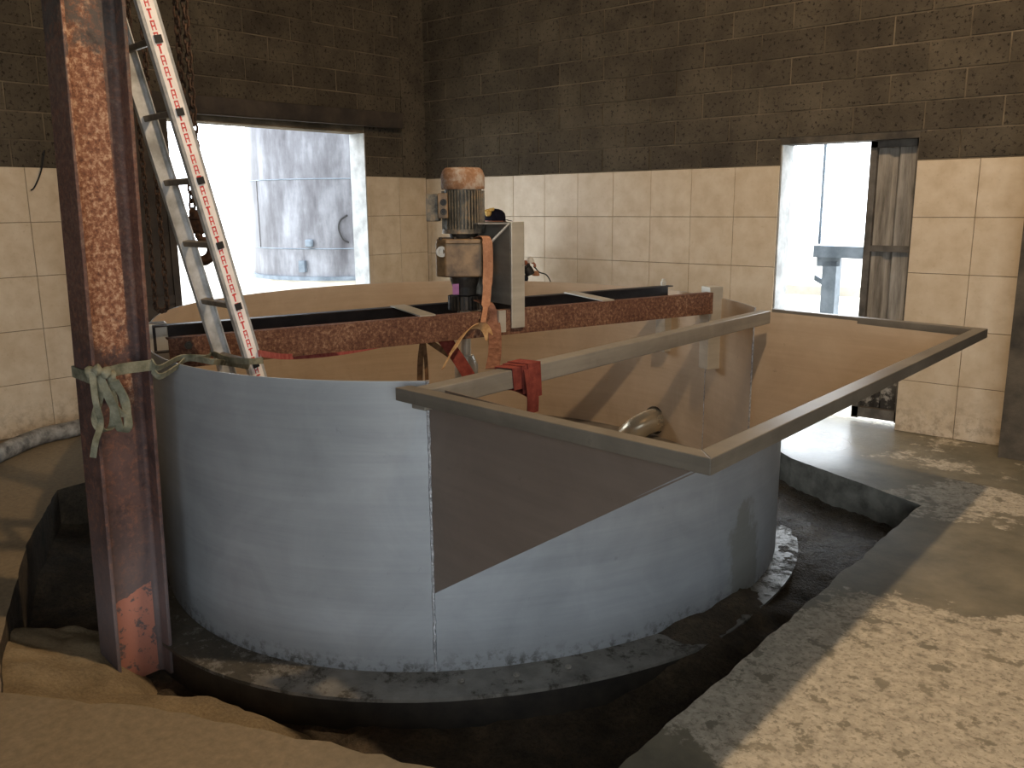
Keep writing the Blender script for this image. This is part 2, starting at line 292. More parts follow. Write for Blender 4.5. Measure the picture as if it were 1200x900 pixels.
# ------------------------------------------------------------------ mesh builder
class MB:
    def __init__(s): s.v = []; s.f = []
    def add(s, vs, fs):
        o = len(s.v); s.v += [Vector(q) for q in vs]; s.f += [tuple(i + o for i in q) for q in fs]; return s
    def box(s, c, size, ax=None):
        c = Vector(c); ax = ax or (Vector((1, 0, 0)), Vector((0, 1, 0)), Vector((0, 0, 1)))
        h = [ax[i] * (size[i] / 2) for i in range(3)]
        vs = [c + h[0]*i + h[1]*j + h[2]*k for i in (-1, 1) for j in (-1, 1) for k in (-1, 1)]
        return s.add(vs, [(0, 1, 3, 2), (4, 6, 7, 5), (0, 4, 5, 1), (2, 3, 7, 6), (0, 2, 6, 4), (1, 5, 7, 3)])
    def bar(s, a, b, wv, hv):     # box from a to b; wv, hv full cross-section vectors centred
        a, b = Vector(a), Vector(b); wv, hv = Vector(wv) / 2, Vector(hv) / 2
        vs = [p + i*wv + j*hv for p in (a, b) for i, j in ((-1, -1), (1, -1), (1, 1), (-1, 1))]
        return s.add(vs, [(3, 2, 1, 0), (4, 5, 6, 7), (0, 1, 5, 4), (1, 2, 6, 5), (2, 3, 7, 6), (3, 0, 4, 7)])
    def tube(s, pts, r, n=10, caps=True, closed=False):
        pts = [Vector(p) for p in pts]; N = len(pts)
        rs = r if isinstance(r, (list, tuple)) else [r] * N
        rings = []; prev = None
        for i, p in enumerate(pts):
            if closed: d = pts[(i+1) % N] - pts[i-1]
            else: d = pts[min(i+1, N-1)] - pts[max(i-1, 0)]
            d.normalize()
            if prev is None:
                u = d.orthogonal().normalized()
            else:
                u = prev - d * prev.dot(d); u = u.normalized() if u.length > 1e-6 else d.orthogonal().normalized()
            prev = u; v = d.cross(u)
            rings.append([p + (u * math.cos(2*PI*k/n) + v * math.sin(2*PI*k/n)) * rs[i] for k in range(n)])
        vs = [q for r_ in rings for q in r_]; fs = []
        for i in range(N if closed else N-1):
            j = (i+1) % N
            for k in range(n): fs.append((i*n+k, i*n+(k+1) % n, j*n+(k+1) % n, j*n+k))
        if caps and not closed: fs += [tuple(range(n-1, -1, -1)), tuple((N-1)*n + k for k in range(n))]
        return s.add(vs, fs)
    def lathe(s, c, prof, n=32, ax=None):     # prof [(r, z)], closed by caps
        c = Vector(c); ax = ax or (Vector((1, 0, 0)), Vector((0, 1, 0)), Vector((0, 0, 1)))
        vs = [c + (ax[0]*math.cos(2*PI*k/n) + ax[1]*math.sin(2*PI*k/n))*r + ax[2]*z for r, z in prof for k in range(n)]
        fs = []
        for i in range(len(prof)-1):
            for k in range(n): fs.append((i*n+k, i*n+(k+1) % n, (i+1)*n+(k+1) % n, (i+1)*n+k))
        fs += [tuple(range(n-1, -1, -1)), tuple((len(prof)-1)*n+k for k in range(n))]
        return s.add(vs, fs)
    def prism(s, poly, d):        # poly list of 3D points, extruded by vector d
        poly = [Vector(p) for p in poly]; d = Vector(d); n = len(poly)
        return s.add(poly + [p + d for p in poly], [tuple(range(n-1, -1, -1)), tuple(range(n, 2*n))] + [(i, (i+1) % n, n+(i+1) % n, n+i) for i in range(n)])
    def ribbon(s, pts, wv, th=0.004):   # strap: wv = width vector or one per point
        pts = [Vector(p) for p in pts]; N = len(pts); ws = [Vector(x) for x in wv] if isinstance(wv, list) else [Vector(wv)] * N
        vs = []
        for i, p in enumerate(pts):
            d = (pts[min(i+1, N-1)] - pts[max(i-1, 0)]).normalized(); nn = d.cross(ws[i]).normalized() * (th/2); h = ws[i] / 2
            vs += [p - h - nn, p + h - nn, p + h + nn, p - h + nn]
        fs = [(i*4+k, i*4+(k+1) % 4, i*4+4+(k+1) % 4, i*4+4+k) for i in range(N-1) for k in range(4)]
        fs += [(3, 2, 1, 0), tuple((N-1)*4+k for k in range(4))]
        return s.add(vs, fs)
    def mesh(s, name, m, off=None, smooth=False):
        me = bpy.data.meshes.new(name); o = Vector(off or (0, 0, 0))
        me.from_pydata([tuple(q - o) for q in s.v], [], s.f); me.validate(); me.update()
        bm = bmesh.new(); bm.from_mesh(me); bmesh.ops.recalc_face_normals(bm, faces=bm.faces); bm.to_mesh(me); bm.free()
        me.materials.append(m)
        if smooth:
            for p in me.polygons: p.use_smooth = True
            me.set_sharp_from_angle(angle=0.7)
        return me
    def build(s, name, m, parent=None, smooth=False, bevel=0.0):
        root = parent
        while root is not None and root.parent is not None: root = root.parent
        off = root.location if root is not None and root.type == 'EMPTY' else (0, 0, 0)
        o = bpy.data.objects.new(name, s.mesh(name, m, off, smooth)); COL.objects.link(o)
        if parent is not None: o.parent = parent
        if bevel:
            b = o.modifiers.new('bevel', 'BEVEL'); b.width = bevel; b.segments = 2; b.limit_method = 'ANGLE'
        return o
def tag(o, label=None, cat=None, group=None, kind=None):
    for k, v in (('label', label), ('category', cat), ('group', group), ('kind', kind)):
        if v: o[k] = v
    return o
def thing(name, loc, label, cat, group=None):
    e = bpy.data.objects.new(name, None); COL.objects.link(e); e.location = loc; e.empty_display_size = 0.1
    return tag(e, label, cat, group)
def smooth_path(pts, n=8):       # Catmull-Rom
    P = [Vector(p) for p in pts]; P = [P[0]*2 - P[1]] + P + [P[-1]*2 - P[-2]]; out = []
    for i in range(1, len(P)-2):
        for k in range(n):
            t = k / n; a, b, c, d = P[i-1], P[i], P[i+1], P[i+2]
            out.append(0.5*((2*b) + (c-a)*t + (2*a-5*b+4*c-d)*t*t + (3*b-a-3*c+d)*t**3))
    return out + [P[-2]]
X, Y, Z = Vector((1, 0, 0)), Vector((0, 1, 0)), Vector((0, 0, 1))

# ------------------------------------------------------------------ tank outline (oval)
TC = [2.097, -.0317, -.0143, -.1688, -.0513, .0138, .0201, .0076, -.0223, -.0219, .0145]
def outline(deg, off=0.0):
    t = math.radians(deg); r = TC[0] + off
    for k in range(1, 6): r += TC[2*k-1]*math.cos(k*t) + TC[2*k]*math.sin(k*t)
    a, b = -.3 + r*math.cos(t) + 0.9202, 5.55 + r*math.sin(t) - 9.6106
    return Vector((.7587*a - .6515*b, .6515*a + .7587*b, 0))
def tank_coords(x, y):
    a, b = .7587*x + .6515*y - 0.9202 + .3, -.6515*x + .7587*y + 9.6106 - 5.55
    t = math.atan2(b, a); r = TC[0]
    for k in range(1, 6): r += TC[2*k-1]*math.cos(k*t) + TC[2*k]*math.sin(k*t)
    return math.degrees(t) % 360, math.hypot(a, b) - r
ZR, ZB = 1.038, -0.20

# ================================================================== SETTING
# floor slab with the pit cut out
pit = [(5.67, -5.02), (5.70, -1.63), (4.75, -1.20)]
pit += [tuple(outline(t, 0.30))[:2] for t in range(20, 196, 8)]
pit += [(1.49, -4.46), (1.53, -4.70), (2.34, -5.18), (3.35, -5.65), (3.74, -5.78), (4.26, -5.47), (4.60, -5.32), (5.25, -5.07)]
bm = bmesh.new()
def loop(pts, z):
    vs = [bm.verts.new((p[0], p[1], z)) for p in pts]; return vs, [bm.edges.new((vs[i], vs[(i+1) % len(vs)])) for i in range(len(vs))]
dense = []
for i, p in enumerate(pit):
    q = pit[(i+1) % len(pit)]; L = math.hypot(q[0]-p[0], q[1]-p[1]); n = max(1, int(L/0.06))
    for k in range(n):
        x, y = p[0]+(q[0]-p[0])*k/n, p[1]+(q[1]-p[1])*k/n
        j = 0.014 * noise.noise(Vector((x*7, y*7, 0.3))) + 0.012 * noise.noise(Vector((x*25, y*25, 1.3)))
        dense.append((x + j, y - j))
R0 = [(-0.2, 0.2), (-0.2, -10.7), (10.7, -10.7), (10.7, 0.2)]
_, e1 = loop(R0, 0.0); pv, e2 = loop(dense, 0.0)
bmesh.ops.triangle_fill(bm, use_beauty=True, edges=e1 + e2)
low = [bm.verts.new((v.co.x + 0.006*noise.noise(v.co*20), v.co.y, -0.5)) for v in pv]
for i in range(len(pv)):
    j = (i+1) % len(pv); bm.faces.new((pv[i], pv[j], low[j], low[i]))
bmesh.ops.recalc_face_normals(bm, faces=bm.faces)
for f in bm.faces:
    if abs(f.normal.z) < 0.5: f.material_index = 1 if f.calc_center_median().x > 4.0 and f.calc_center_median().y > -4.0 else 2
    elif f.normal.z < 0: f.normal_flip()
me = bpy.data.meshes.new('floor'); bm.to_mesh(me); bm.free()
for k_ in ('floor', 'kerb', 'soil'): me.materials.append(M[k_])
floor = bpy.data.objects.new('floor', me); COL.objects.link(floor); tag(floor, kind='structure')
if floor.data.polygons[0].normal.z < 0: pass

def wall(name, boxes, m):
    b = MB()
    for (x0, x1, y0, y1, z0, z1) in boxes: b.box(((x0+x1)/2, (y0+y1)/2, (z0+z1)/2), (x1-x0, y1-y0, z1-z0))
    return tag(b.build(name, m), kind='structure')
CH = 5.0
DU0, DU1, DZ = 4.03, 5.055, 2.155          # back doorway
wall_back = wall('wall_back', [(-0.2, DU0, 0.007, 0.22, -0.1, CH), (DU1, 10.7, 0.007, 0.22, -0.1, CH), (DU0, DU1, 0.007, 0.22, DZ, CH)], M['mortar'])
LV0, LV1, LZ = 0.843, 3.55, 2.43           # left opening
wall_left = wall('wall_left', [(-0.22, -0.007, -LV0, 0.2, -0.1, CH), (-0.22, -0.007, -10.7, -LV1, -0.1, CH), (-0.22, -0.007, -LV1, -LV0, LZ, CH)], M['mortar'])
wall('wall_right', [(10.5, 10.7, -7.1, 0.2, -0.1, CH), (10.5, 10.7, -10.7, -10.3, -0.1, CH), (10.5, 10.7, -10.3, -7.1, 3.8, CH)], M['plaster'])
wall('wall_front', [(-0.2, 7.8, -10.7, -10.5, -0.1, CH), (10.2, 10.5, -10.7, -10.5, -0.1, CH), (7.8, 10.2, -10.7, -10.5, 3.8, CH)], M['plaster'])
wall('ceiling', [(-0.2, 10.7, -10.7, 0.2, CH, CH+0.1)], M['plaster'])
# unit pieces: chamfered slab, front at -Y local (x 0..1 scaled)
def piece_mesh(name, w, h, d, ch, m, axis):
    # front face toward -Y (axis 'y') or +X (axis 'x'); origin at lower-left of face
    a = [(0, 0, d), (w, 0, d), (w, h, d), (0, h, d), (0, 0, ch), (w, 0, ch), (w, h, ch), (0, h, ch), (ch, ch, 0), (w-ch, ch, 0), (w-ch, h-ch, 0), (ch, h-ch, 0)]
    f = [(8, 9, 10, 11)] + [(4+i, 4+(i+1) % 4, 8+(i+1) % 4, 8+i) for i in range(4)] + [(i, (i+1) % 4, 4+(i+1) % 4, 4+i) for i in range(4)]
    v = [Vector((x, dd, z)) for x, z, dd in a] if axis == 'y' else [Vector((-dd, -x, z)) for x, z, dd in a]
    b = MB(); b.add(v, f); return b.mesh(name, m)
def place(me, name, parent, loc, sx=1.0, sz=1.0, axis='y'):
    o = bpy.data.objects.new(name, me); COL.objects.link(o); o.parent = parent; o.location = loc
    o.scale = (sx, 1, sz) if axis == 'y' else (1, sx, sz); return o
def split(a, b, holes, z0, z1):
    segs = [(a, b)]
    for h0, h1, hz0, hz1 in holes:
        if z1 <= hz0 + 1e-6 or z0 >= hz1 - 1e-6: continue
        out = []
        for s0, s1 in segs:
            if h1 <= s0 or h0 >= s1: out.append((s0, s1)); continue
            if h0 > s0: out.append((s0, h0))
            if h1 < s1: out.append((h1, s1))
        segs = out
    return [s for s in segs if s[1] - s[0] > 0.025]
G = 0.005
def cover(wallo, axis, cols, z0, z1, holes, me, full, h, name):
    for a, b in zip(cols[:-1], cols[1:]):
        for s0, s1 in split(a, b, holes, z0, z1):
            W = s1 - s0 - G*(2 if name == 'block' else 0.7); H = z1 - z0 - G*(2 if name == 'block' else 0.7)
            jit = random.uniform(-0.002, 0.002) if name == 'block' else random.uniform(-0.0008, 0.0008)
            loc = (s0 + G/2, jit, z0 + G/2) if axis == 'y' else (jit, -(s0 + G/2), z0 + G/2)
            place(me, name, wallo, loc, W/full, H/h, axis)
ZT = 1.995
# --- tiles
tile_y = piece_mesh('tile', 0.4, 0.4, 0.016, 0.002, M['tile'], 'y'); tile_x = piece_mesh('tile', 0.4, 0.4, 0.016, 0.002, M['tile'], 'x')
cols_b1 = [0.0] + [0.049 + 0.4*k for k in range(10)] + [DU0]; cols_b1 = [c for c in cols_b1 if c <= DU0]
cols_b1[-1] = DU0
cols_b2 = [DU1, 5.466, 5.866, 6.266]
for k in range(5):
    z1 = ZT - 0.4*k; z0 = max(0.0, z1 - 0.4)
    cover(wall_back, 'y', cols_b1, z0, z1, [], tile_y, 0.4, 0.4, 'tile')
    cover(wall_back, 'y', cols_b2, z0, z1, [], tile_y, 0.4, 0.4, 'tile')
    z1 += 0.013; z0 = max(0.0, z1 - 0.4)
    cover(wall_left, 'x', [0.0, 0.4, 0.8, LV0], z0, z1, [], tile_x, 0.4, 0.4, 'tile')
    cover(wall_left, 'x', [LV1, 3.691, 4.091, 4.491, 4.891, 5.291], z0, z1, [], tile_x, 0.4, 0.4, 'tile')
# --- blocks
blk_y = piece_mesh('block', 0.5, 0.2, 0.02, 0.003, M['block'], 'y'); blk_x = piece_mesh('block', 0.5, 0.2, 0.02, 0.003, M['block'], 'x')
for k in range(11):
    z0 = ZT + 0.008 + 0.2*k; z1 = z0 + 0.2
    off = 0.0 if k % 2 else 0.25
    cover(wall_back, 'y', sorted({0.0, *[0.08 + off + 0.5*i for i in range(13)], 6.5}), z0, z1, [(DU0, DU1, 0, DZ)], blk_y, 0.5, 0.2, 'block')
    cover(wall_left, 'x', sorted({0.34, *[0.42 + off + 0.5*i for i in range(11)], 5.6}), z0 + 0.005, z1 + 0.005, [(LV0, LV1, 0, LZ)], blk_x, 0.5, 0.2, 'block')
# concrete pier at the right end of the tiles, and reveals
b = MB(); b.prism([(5.82, -0.30, 0), (6.6, -0.30, 0), (6.6, 0.01, 0), (5.82, 0.01, 0)], (0, 0, CH))
tag(b.build('wall_pier', M['dark_concrete']), 'dark concrete pier beside the beige tiles', None, None, 'structure')
b = MB(); b.box((DU0+0.006, 0.12, DZ/2), (0.012, 0.21, DZ))
tag(b.build('trim_1', M['concrete']), kind='structure')
b = MB(); b.box((-0.115, -LV0-0.006, LZ/2), (0.23, 0.012, LZ))
tag(b.build('trim_2', M['concrete']), kind='structure')
tag(MB().box(((DU0+DU1)/2, 0.115, DZ+0.03), (DU1-DU0+0.1, 0.22, 0.06)).build('trim_4', M['dark_concrete']), kind='structure')
tag(MB().box((-0.004, -0.168, (ZT+0.012+CH)/2), (0.02, 0.335, CH-ZT-0.012)).build('trim_5', M['block']), kind='structure')
# sliding door rail above the left opening, and its dark leaf
b = MB(); b.bar((0.05, -0.40, 2.575), (0.05, -3.75, 2.547), (0.10, 0, 0), (0, 0, 0.15)); b.bar((0.085, -0.40, 2.505), (0.085, -3.75, 2.477), (0.03, 0, 0), (0, 0, 0.02))
tag(b.build('trim_3', M['door_dark'], bevel=0.006), kind='structure')
b = MB(); b.box((0.045, -3.42, 1.23), (0.035, 0.86, 2.44)); d2 = tag(b.build('door_2', M['door_dark']), kind='structure')
for y0 in (-3.02, -3.42, -3.82):
    MB().box((0.07, y0, 1.23), (0.02, 0.06, 2.44)).build('door_stile', M['door_dark'], d2)
for z0 in (0.1, 0.95, 1.75, 2.38):
    MB().box((0.068, -3.42, z0), (0.016, 0.86, 0.07)).build('door_rail', M['door_dark'], d2)
# corrugated sliding leaf in the back doorway
b = MB(); prof = []; x0, x1 = 4.70, 5.05; n = 7
xs = []
for i, (fx, dy) in enumerate([(0.0, 0.03), (0.06, 0.0), (0.33, 0.0), (0.39, 0.03), (0.50, 0.03), (0.56, 0.0), (0.9, 0.0), (0.96, 0.03), (1.0, 0.03)]): xs.append((x0 + (x1-x0)*fx, 0.15 + dy))
vs = [Vector((x, y, z)) for z in (0.05, 2.165) for x, y in xs]; m_ = len(xs)
b.add(vs, [(i, i+1, m_+i+1, m_+i) for i in range(m_-1)])
d1 = tag(b.build('door_1', M['corr']), kind='structure')
so = d1.modifiers.new('solid', 'SOLIDIFY'); so.thickness = 0.004
for nm, c, sz in (('door_stile', (4.715, 0.125, 1.09), (0.05, 0.045, 2.12)), ('door_stile', (5.035, 0.125, 1.09), (0.035, 0.045, 2.12)), ('door_rail', (4.875, 0.125, 1.36), (0.33, 0.04, 0.045)), ('door_rail', (4.875, 0.125, 0.08), (0.36, 0.045, 0.08)), ('door_rail', (4.875, 0.125, 2.135), (0.36, 0.045, 0.06))):
    MB().box(c, sz).build(nm, M['door_frame'], d1)

# pit ground and sand
def heightfield(name, x0, x1, y0, y1, step, fn, m, label):
    nx, ny = int((x1-x0)/step)+1, int((y1-y0)/step)+1; b = MB(); vs = []
    for i in range(nx):
        for j in range(ny):
            x, y = x0+i*step, y0+j*step; vs.append((x, y, fn(x, y)))
    b.add(vs, [(i*ny+j, (i+1)*ny+j, (i+1)*ny+j+1, i*ny+j+1) for i in range(nx-1) for j in range(ny-1)])
    o = b.build(name, m, smooth=True); return tag(o, label, 'soil', kind='stuff')
def sstep(a, b, t): t = max(0, min(1, (t-a)/(b-a))); return t*t*(3-2*t)
def soil_h(x, y):
    T, d = tank_coords(x, y)
    h = -0.345 + 0.030*noise.noise(Vector((x*3, y*3, 0))) + 0.018*noise.noise(Vector((x*9, y*9, 2))) + 0.010*noise.noise(Vector((x*24, y*24, 5)))
    m = sstep(284, 300, T) * (1 - sstep(306, 322, T))
    h += m * 0.185 * (1 - sstep(0.0, 0.55, d))
    rr = sstep(-3.3, -2.2, y) * sstep(4.2, 4.7, x)
    h += rr * 0.14
    h += 0.10 * sstep(-4.6, -5.2, y) * sstep(4.4, 5.2, x)      # loose earth by the slab
    if 210 < T < 262: h -= 0.03
    # left bank
    h += 0.14 * sstep(3.2, 1.6, x) * sstep(0.25, 0.8, d)
    return min(h, -0.03)
heightfield('pit_soil', 0.3, 5.72, -5.85, -0.1, 0.035, soil_h, M['soil'], 'dark wet earth filling the pit around the steel tank')
EDGE = [(3.0, -5.62), (3.35, -5.65), (3.74, -5.78), (4.26, -5.47), (4.60, -5.32), (5.25, -5.07)]
def edge_d(x, y):
    best = 9
    for (ax, ay), (bx, by) in zip(EDGE[:-1], EDGE[1:]):
        vx, vy = bx-ax, by-ay; t = max(0, min(1, ((x-ax)*vx+(y-ay)*vy)/(vx*vx+vy*vy)))
        best = min(best, math.hypot(x-ax-vx*t, y-ay-vy*t))
    return best
def sand_h(x, y):
    d = edge_d(x, y)
    n = 0.032*noise.noise(Vector((x*5, y*5, 7))) + 0.02*noise.noise(Vector((x*13, y*13, 8))) + 0.008*noise.noise(Vector((x*40, y*40, 9)))
    fade = sstep(4.9, 3.9, x)
    h = -0.07 - 0.12*sstep(0.0, 0.35, d) - 0.30*sstep(0.33, 0.72, d) - 0.22*(1-fade)*sstep(0.0, 0.3, d) - 0.3*sstep(3.0, 2.6, x)
    return min(h + n, -0.012)
heightfield('sand_heap', 2.5, 5.3, -5.85, -4.75, 0.025, sand_h, M['sand'], 'tan sand heap banked between the slab edge and the rusty column')

# ground outside
b = MB()
for (x0, x1, y0, y1) in ((-40, -0.22, -40, 40), (-0.22, 40, 0.22, 40), (10.7, 40, -40, 0.22), (-0.22, 10.7, -40, -10.7)): b.box(((x0+x1)/2, (y0+y1)/2, -0.2), (x1-x0, y1-y0, 0.1))
tag(b.build('ground', M['ground']), kind='structure')

# ================================================================== TANK
tank = thing('steel_tank', (3.0, -2.7, ZB), 'large oval stainless steel tank set in the pit with a tapered hopper lip', 'tank')
T1, T2 = 269.3, 360.5
zpl = lambda x: 0.985 - 0.649 * (5.88 - x)
def shell(name, t0, t1, n, top, m):
    b = MB(); vs = []; fs = []; nz = 6
    for i in range(n+1):
        t = t0 + (t1-t0)*i/n; p = outline(t); zt = top(p)
        for k in range(nz+1): vs.append((p.x, p.y, ZB - 0.02 + (zt - ZB + 0.02)*k/nz))
    for i in range(n):
        for k in range(nz): fs.append((i*(nz+1)+k, (i+1)*(nz+1)+k, (i+1)*(nz+1)+k+1, i*(nz+1)+k+1))
    b.add(vs, fs); o = b.build(name, m, tank, smooth=True)
    o.data.materials.append(M['inner'])
    s = o.modifiers.new('solid', 'SOLIDIFY'); s.thickness = 0.008; s.offset = 0; s.material_offset = 1
    e = o.modifiers.new('split', 'EDGE_SPLIT'); e.split_angle = 0.6
    return o
shell('shell_wall', T2 - 360, T1, 200, lambda p: ZR, M['sheet'])
shell('shell_wall', T1, T2, 90, lambda p: min(ZR, zpl(p.x)), M['sheet'])
# floor of the tank
b = MB(); b.prism([outline(t, -0.01) + Z*(ZB) for t in range(0, 360, 5)], (0, 0, 0.02)); b.build('tank_floor', M['tank_floor'], tank)
# base flange and skirt
b = MB(); ring = list(range(205, 346, 3)); vs = []
for t in ring:
    a, c = outline(t, -0.005), outline(t, 0.20 - 0.07*sstep(295, 315, t)); vs += [a + Z*ZB, c + Z*(ZB-0.005), c + Z*(ZB-0.02), a + Z*(ZB-0.015)]
n = len(ring); b.add(vs, [(i*4+k, i*4+(k+1) % 4, i*4+4+(k+1) % 4, i*4+4+k) for i in range(n-1) for k in range(4)] + [(0, 1, 2, 3), tuple(4*(n-1)+k for k in (3, 2, 1, 0))])
fl = b.build('base_flange', M['flange'], tank)
b = MB(); vs = []
for t in ring:
    g_ = 0.07*sstep(295, 315, t); a, c = outline(t, 0.16-g_), outline(t, 0.185-g_); vs += [a + Z*(ZB-0.02), c + Z*(ZB-0.02), c + Z*(ZB-0.22), a + Z*(ZB-0.22)]
b.add(vs, [(i*4+k, i*4+(k+1) % 4, i*4+4+(k+1) % 4, i*4+4+k) for i in range(n-1) for k in range(4)])
b.build('base_skirt', M['skirt'], tank)
for t in (272, 277.5, 283):
    p = outline(t, 0.09) + Z*ZB
    bo = MB(); bo.lathe(p, [(0.015, 0), (0.015, 0.008), (0.008, 0.009), (0.008, 0.013), (0.004, 0.014)], 6); bo.build('bolt', M['bracket'], fl)
# vertical weld at the seam and welds of the hopper
def weld(pts, r=0.007):
    P = []
    for a, c in zip(pts[:-1], pts[1:]):
        a, c = Vector(a), Vector(c); k = max(2, int((c-a).length/0.02))
        P += [a + (c-a)*i/k for i in range(k)]
    P.append(Vector(pts[-1]))
    P = [p + Vector((random.uniform(-1, 1), random.uniform(-1, 1), random.uniform(-1, 1)))*0.002 for p in P]
    b = MB(); b.tube(P, [r*random.uniform(0.75, 1.2) for _ in P], 6); return b.build('weld_seam', M['weld'], tank, smooth=True)
S1, S2 = outline(T1), outline(T2)
S1o = outline(T1, 0.004)
weld([S1o + Z*ZB, S1o + Z*ZR])
weld([outline(T2, -0.006) + Z*0.13, outline(T2, -0.006) + Z*ZR], 0.005)
weld([outline(24.3, -0.005) + Z*ZB, outline(24.3, -0.005) + Z*ZR], 0.003)
# hopper: A,B,C,D outer corners of the lip
A, Bc, Cc, D = Vector((4.585, -4.60, ZR)), Vector((5.936, -4.690, ZR)), Vector((5.940, -1.585, ZR)), Vector((4.69, -1.484, ZR))
tipN, tipF = Vector((5.885, -4.640, 0)), Vector((5.885, -1.652, 0))
b = MB(); b.prism([S1 + Z*zpl(S1.x), S1 + Z*(ZR-0.02), tipN + Z*(ZR-0.02), tipN + Z*0.985], (0, 0.006, 0)); b.build('hopper_side_panel', M['panel'], tank)
b = MB(); b.prism([S2 + Z*zpl(S2.x), S2 + Z*(ZR-0.02), tipF + Z*(ZR-0.02), tipF + Z*0.985], (0, 0.006, 0)); b.build('hopper_side_panel', M['inner'], tank)
# sloping bottom plate: outer edge straight, inner edge follows the shell
b = MB(); vs = []; n = 60
for i in range(n+1):
    p = outline(T1 + (T2-T1)*i/n, -0.004); q = tipN.lerp(tipF, i/n)
    vs += [Vector((p.x, p.y, zpl(p.x))), Vector((q.x, q.y, zpl(q.x)))]
b.add(vs, [(i*2, i*2+2, i*2+3, i*2+1) for i in range(n)])
o = b.build('hopper_bottom_plate', M['sheet'], tank); s = o.modifiers.new('solid', 'SOLIDIFY'); s.thickness = 0.006
def lip(p, q, qi, pi, h):
    b = MB(); b.prism([p, q, qi, pi], Z*-h); return b.build('lip_rail', M['rail'], tank, bevel=0.003)
Ai, Bi, Ci, Di = Vector((4.60, -4.535, ZR)), Vector((5.874, -4.628, ZR)), Vector((5.878, -1.655, ZR)), Vector((4.66, -1.445, ZR))
D = Vector((4.66, -1.395, ZR)); Cc = Vector((5.940, -1.595, ZR))
lip(A, Bc, Bi, Ai, 0.05); lip(Bc, Cc, Ci, Bi, 0.05); lip(Cc, D, Di, Ci, 0.04)
cb = MB(); cb.bar((4.665, -4.56, 0.996), (4.655, -1.53, 0.996), X*0.075, Z*0.08); cb.build('cross_bar', M['bracket'], tank, bevel=0.005)
# inside brackets that carry the beams
def bracket(t, z0, z1, wid, dep):
    p = outline(t, -0.004); pin = outline(t, -dep); nrm = (pin-p).normalized(); tg = Z.cross(nrm)
    b = MB(); c = (p+pin)/2
    b.box(c + Z*(z0+z1)/2, (wid, dep, z1-z0), (tg, nrm, Z)); o = b.build('beam_bracket', M['bright'], tank, bevel=0.004); return o
bracket(20.0, 0.52, 1.12, 0.115, 0.11); bracket(39.0, 0.55, 0.94, 0.10, 0.08)
bracket(208.5, 0.70, 1.09, 0.11, 0.10); bracket(227, 0.60, 0.94, 0.10, 0.12)
# pipe elbow through the far wall
p = outline(42.0, 0.02) - Z*0.05; nin = (outline(42.0, -0.5) - outline(42.0)).normalized(); side = (-RT*0.8 - Z*0.5); side = (side - nin*side.dot(nin)).normalized()
pts = [p, p + nin*0.05]; R = 0.17; c0 = p + nin*0.05 + side*R
for k in range(1, 11):
    a = k/10*PI/2*0.9; pts.append(c0 - side*R*math.cos(a) + nin*R*math.sin(a))
pts.append(pts[-1] + (pts[-1]-pts[-2]).normalized()*0.03)
o = MB().tube(pts, 0.10, 24).build('pipe_elbow', M['pipe'], tank, smooth=True)
rg = [outline(42.0, -0.006) - Z*0.05 + (nin.cross(Z)*math.cos(a) + Z*math.sin(a))*0.108 for a in [2*PI*k/24 for k in range(24)]]
MB().tube(rg, 0.009, 6, closed=True).build('pipe_collar', M['dark_iron'], o)

# ================================================================== BEAMS + AGITATOR DRIVE
ZT1 = 1.085
e1 = Vector((0.275, 0.961, 0)).normalized(); e2 = Vector((e1.y, -e1.x, 0))     # along beams (away), and toward camera side
# anchor the front beam on its far bracket and near-left end
b1b = onz(836, 343, ZT1); b1a = onz(197, 397, ZT1); e1 = (b1b-b1a); e1.z = 0; e1.normalize(); e2 = Vector((e1.y, -e1.x, 0))
b2b = onz(783, 334, ZT1); b2a = onz(178, 381, ZT1)
def beam(name, a, c, open_side, label, m):
    t = thing(name, ((a.x+c.x)/2, (a.y+c.y)/2, ZT1-0.15), label, 'beam', None)
    d = (c-a).normalized(); s = Vector((d.y, -d.x, 0))
    MB().bar(a - Z*0.075 - s*0.004, c - Z*0.075 - s*0.004, s*0.008, Z*0.15).build('web', M[m], t)
    for zz in (0.0, -0.142): MB().bar(a - s*(0.004+open_side*0.030) + Z*(zz-0.004), c - s*(0.004+open_side*0.030) + Z*(zz-0.004), s*0.06, Z*0.008).build('flange', M[m], t)
    return t
fb = beam('steel_beam', b1a, b1b, 1, 'rusty brown steel channel beam carrying the drive bracket, spanning the tank', 'rust_beam')
bb = beam('steel_beam', b2a, b2b, -1, 'dark shadowed steel channel beam spanning the tank behind the motor', 'shaded_steel')
for f, tt in ((0.385, fb), (0.745, fb)):
    p = b1a.lerp(b1b, f); q = b2a.lerp(b2b, f)
    MB().bar(p + Z*0.004 - e2*0.02, q + Z*0.004, e1*0.10, Z*0.008).build('cross_strip', M['bright'], tt)
bo = MB(); bo.lathe(b2b - e1*0.05 + Z*0.0, [(0.022, 0), (0.022, 0.03), (0.014, 0.032), (0.014, 0.05)], 8); bo.build('bolt', M['bright'], bb)
for dz in (-0.04, -0.10):
    MB().lathe(b1a + e1*0.09 + Z*dz, [(0.02, 0), (0.02, 0.012), (0.011, 0.013), (0.011, 0.022)], 6, (e1, Z, e2)).build('bolt', M['flange'], fb)
# drive axis
gq = onz(545, 358, ZT1); 
mid = (b1a.lerp(b1b, 0.5) + b2a.lerp(b2b, 0.5))/2
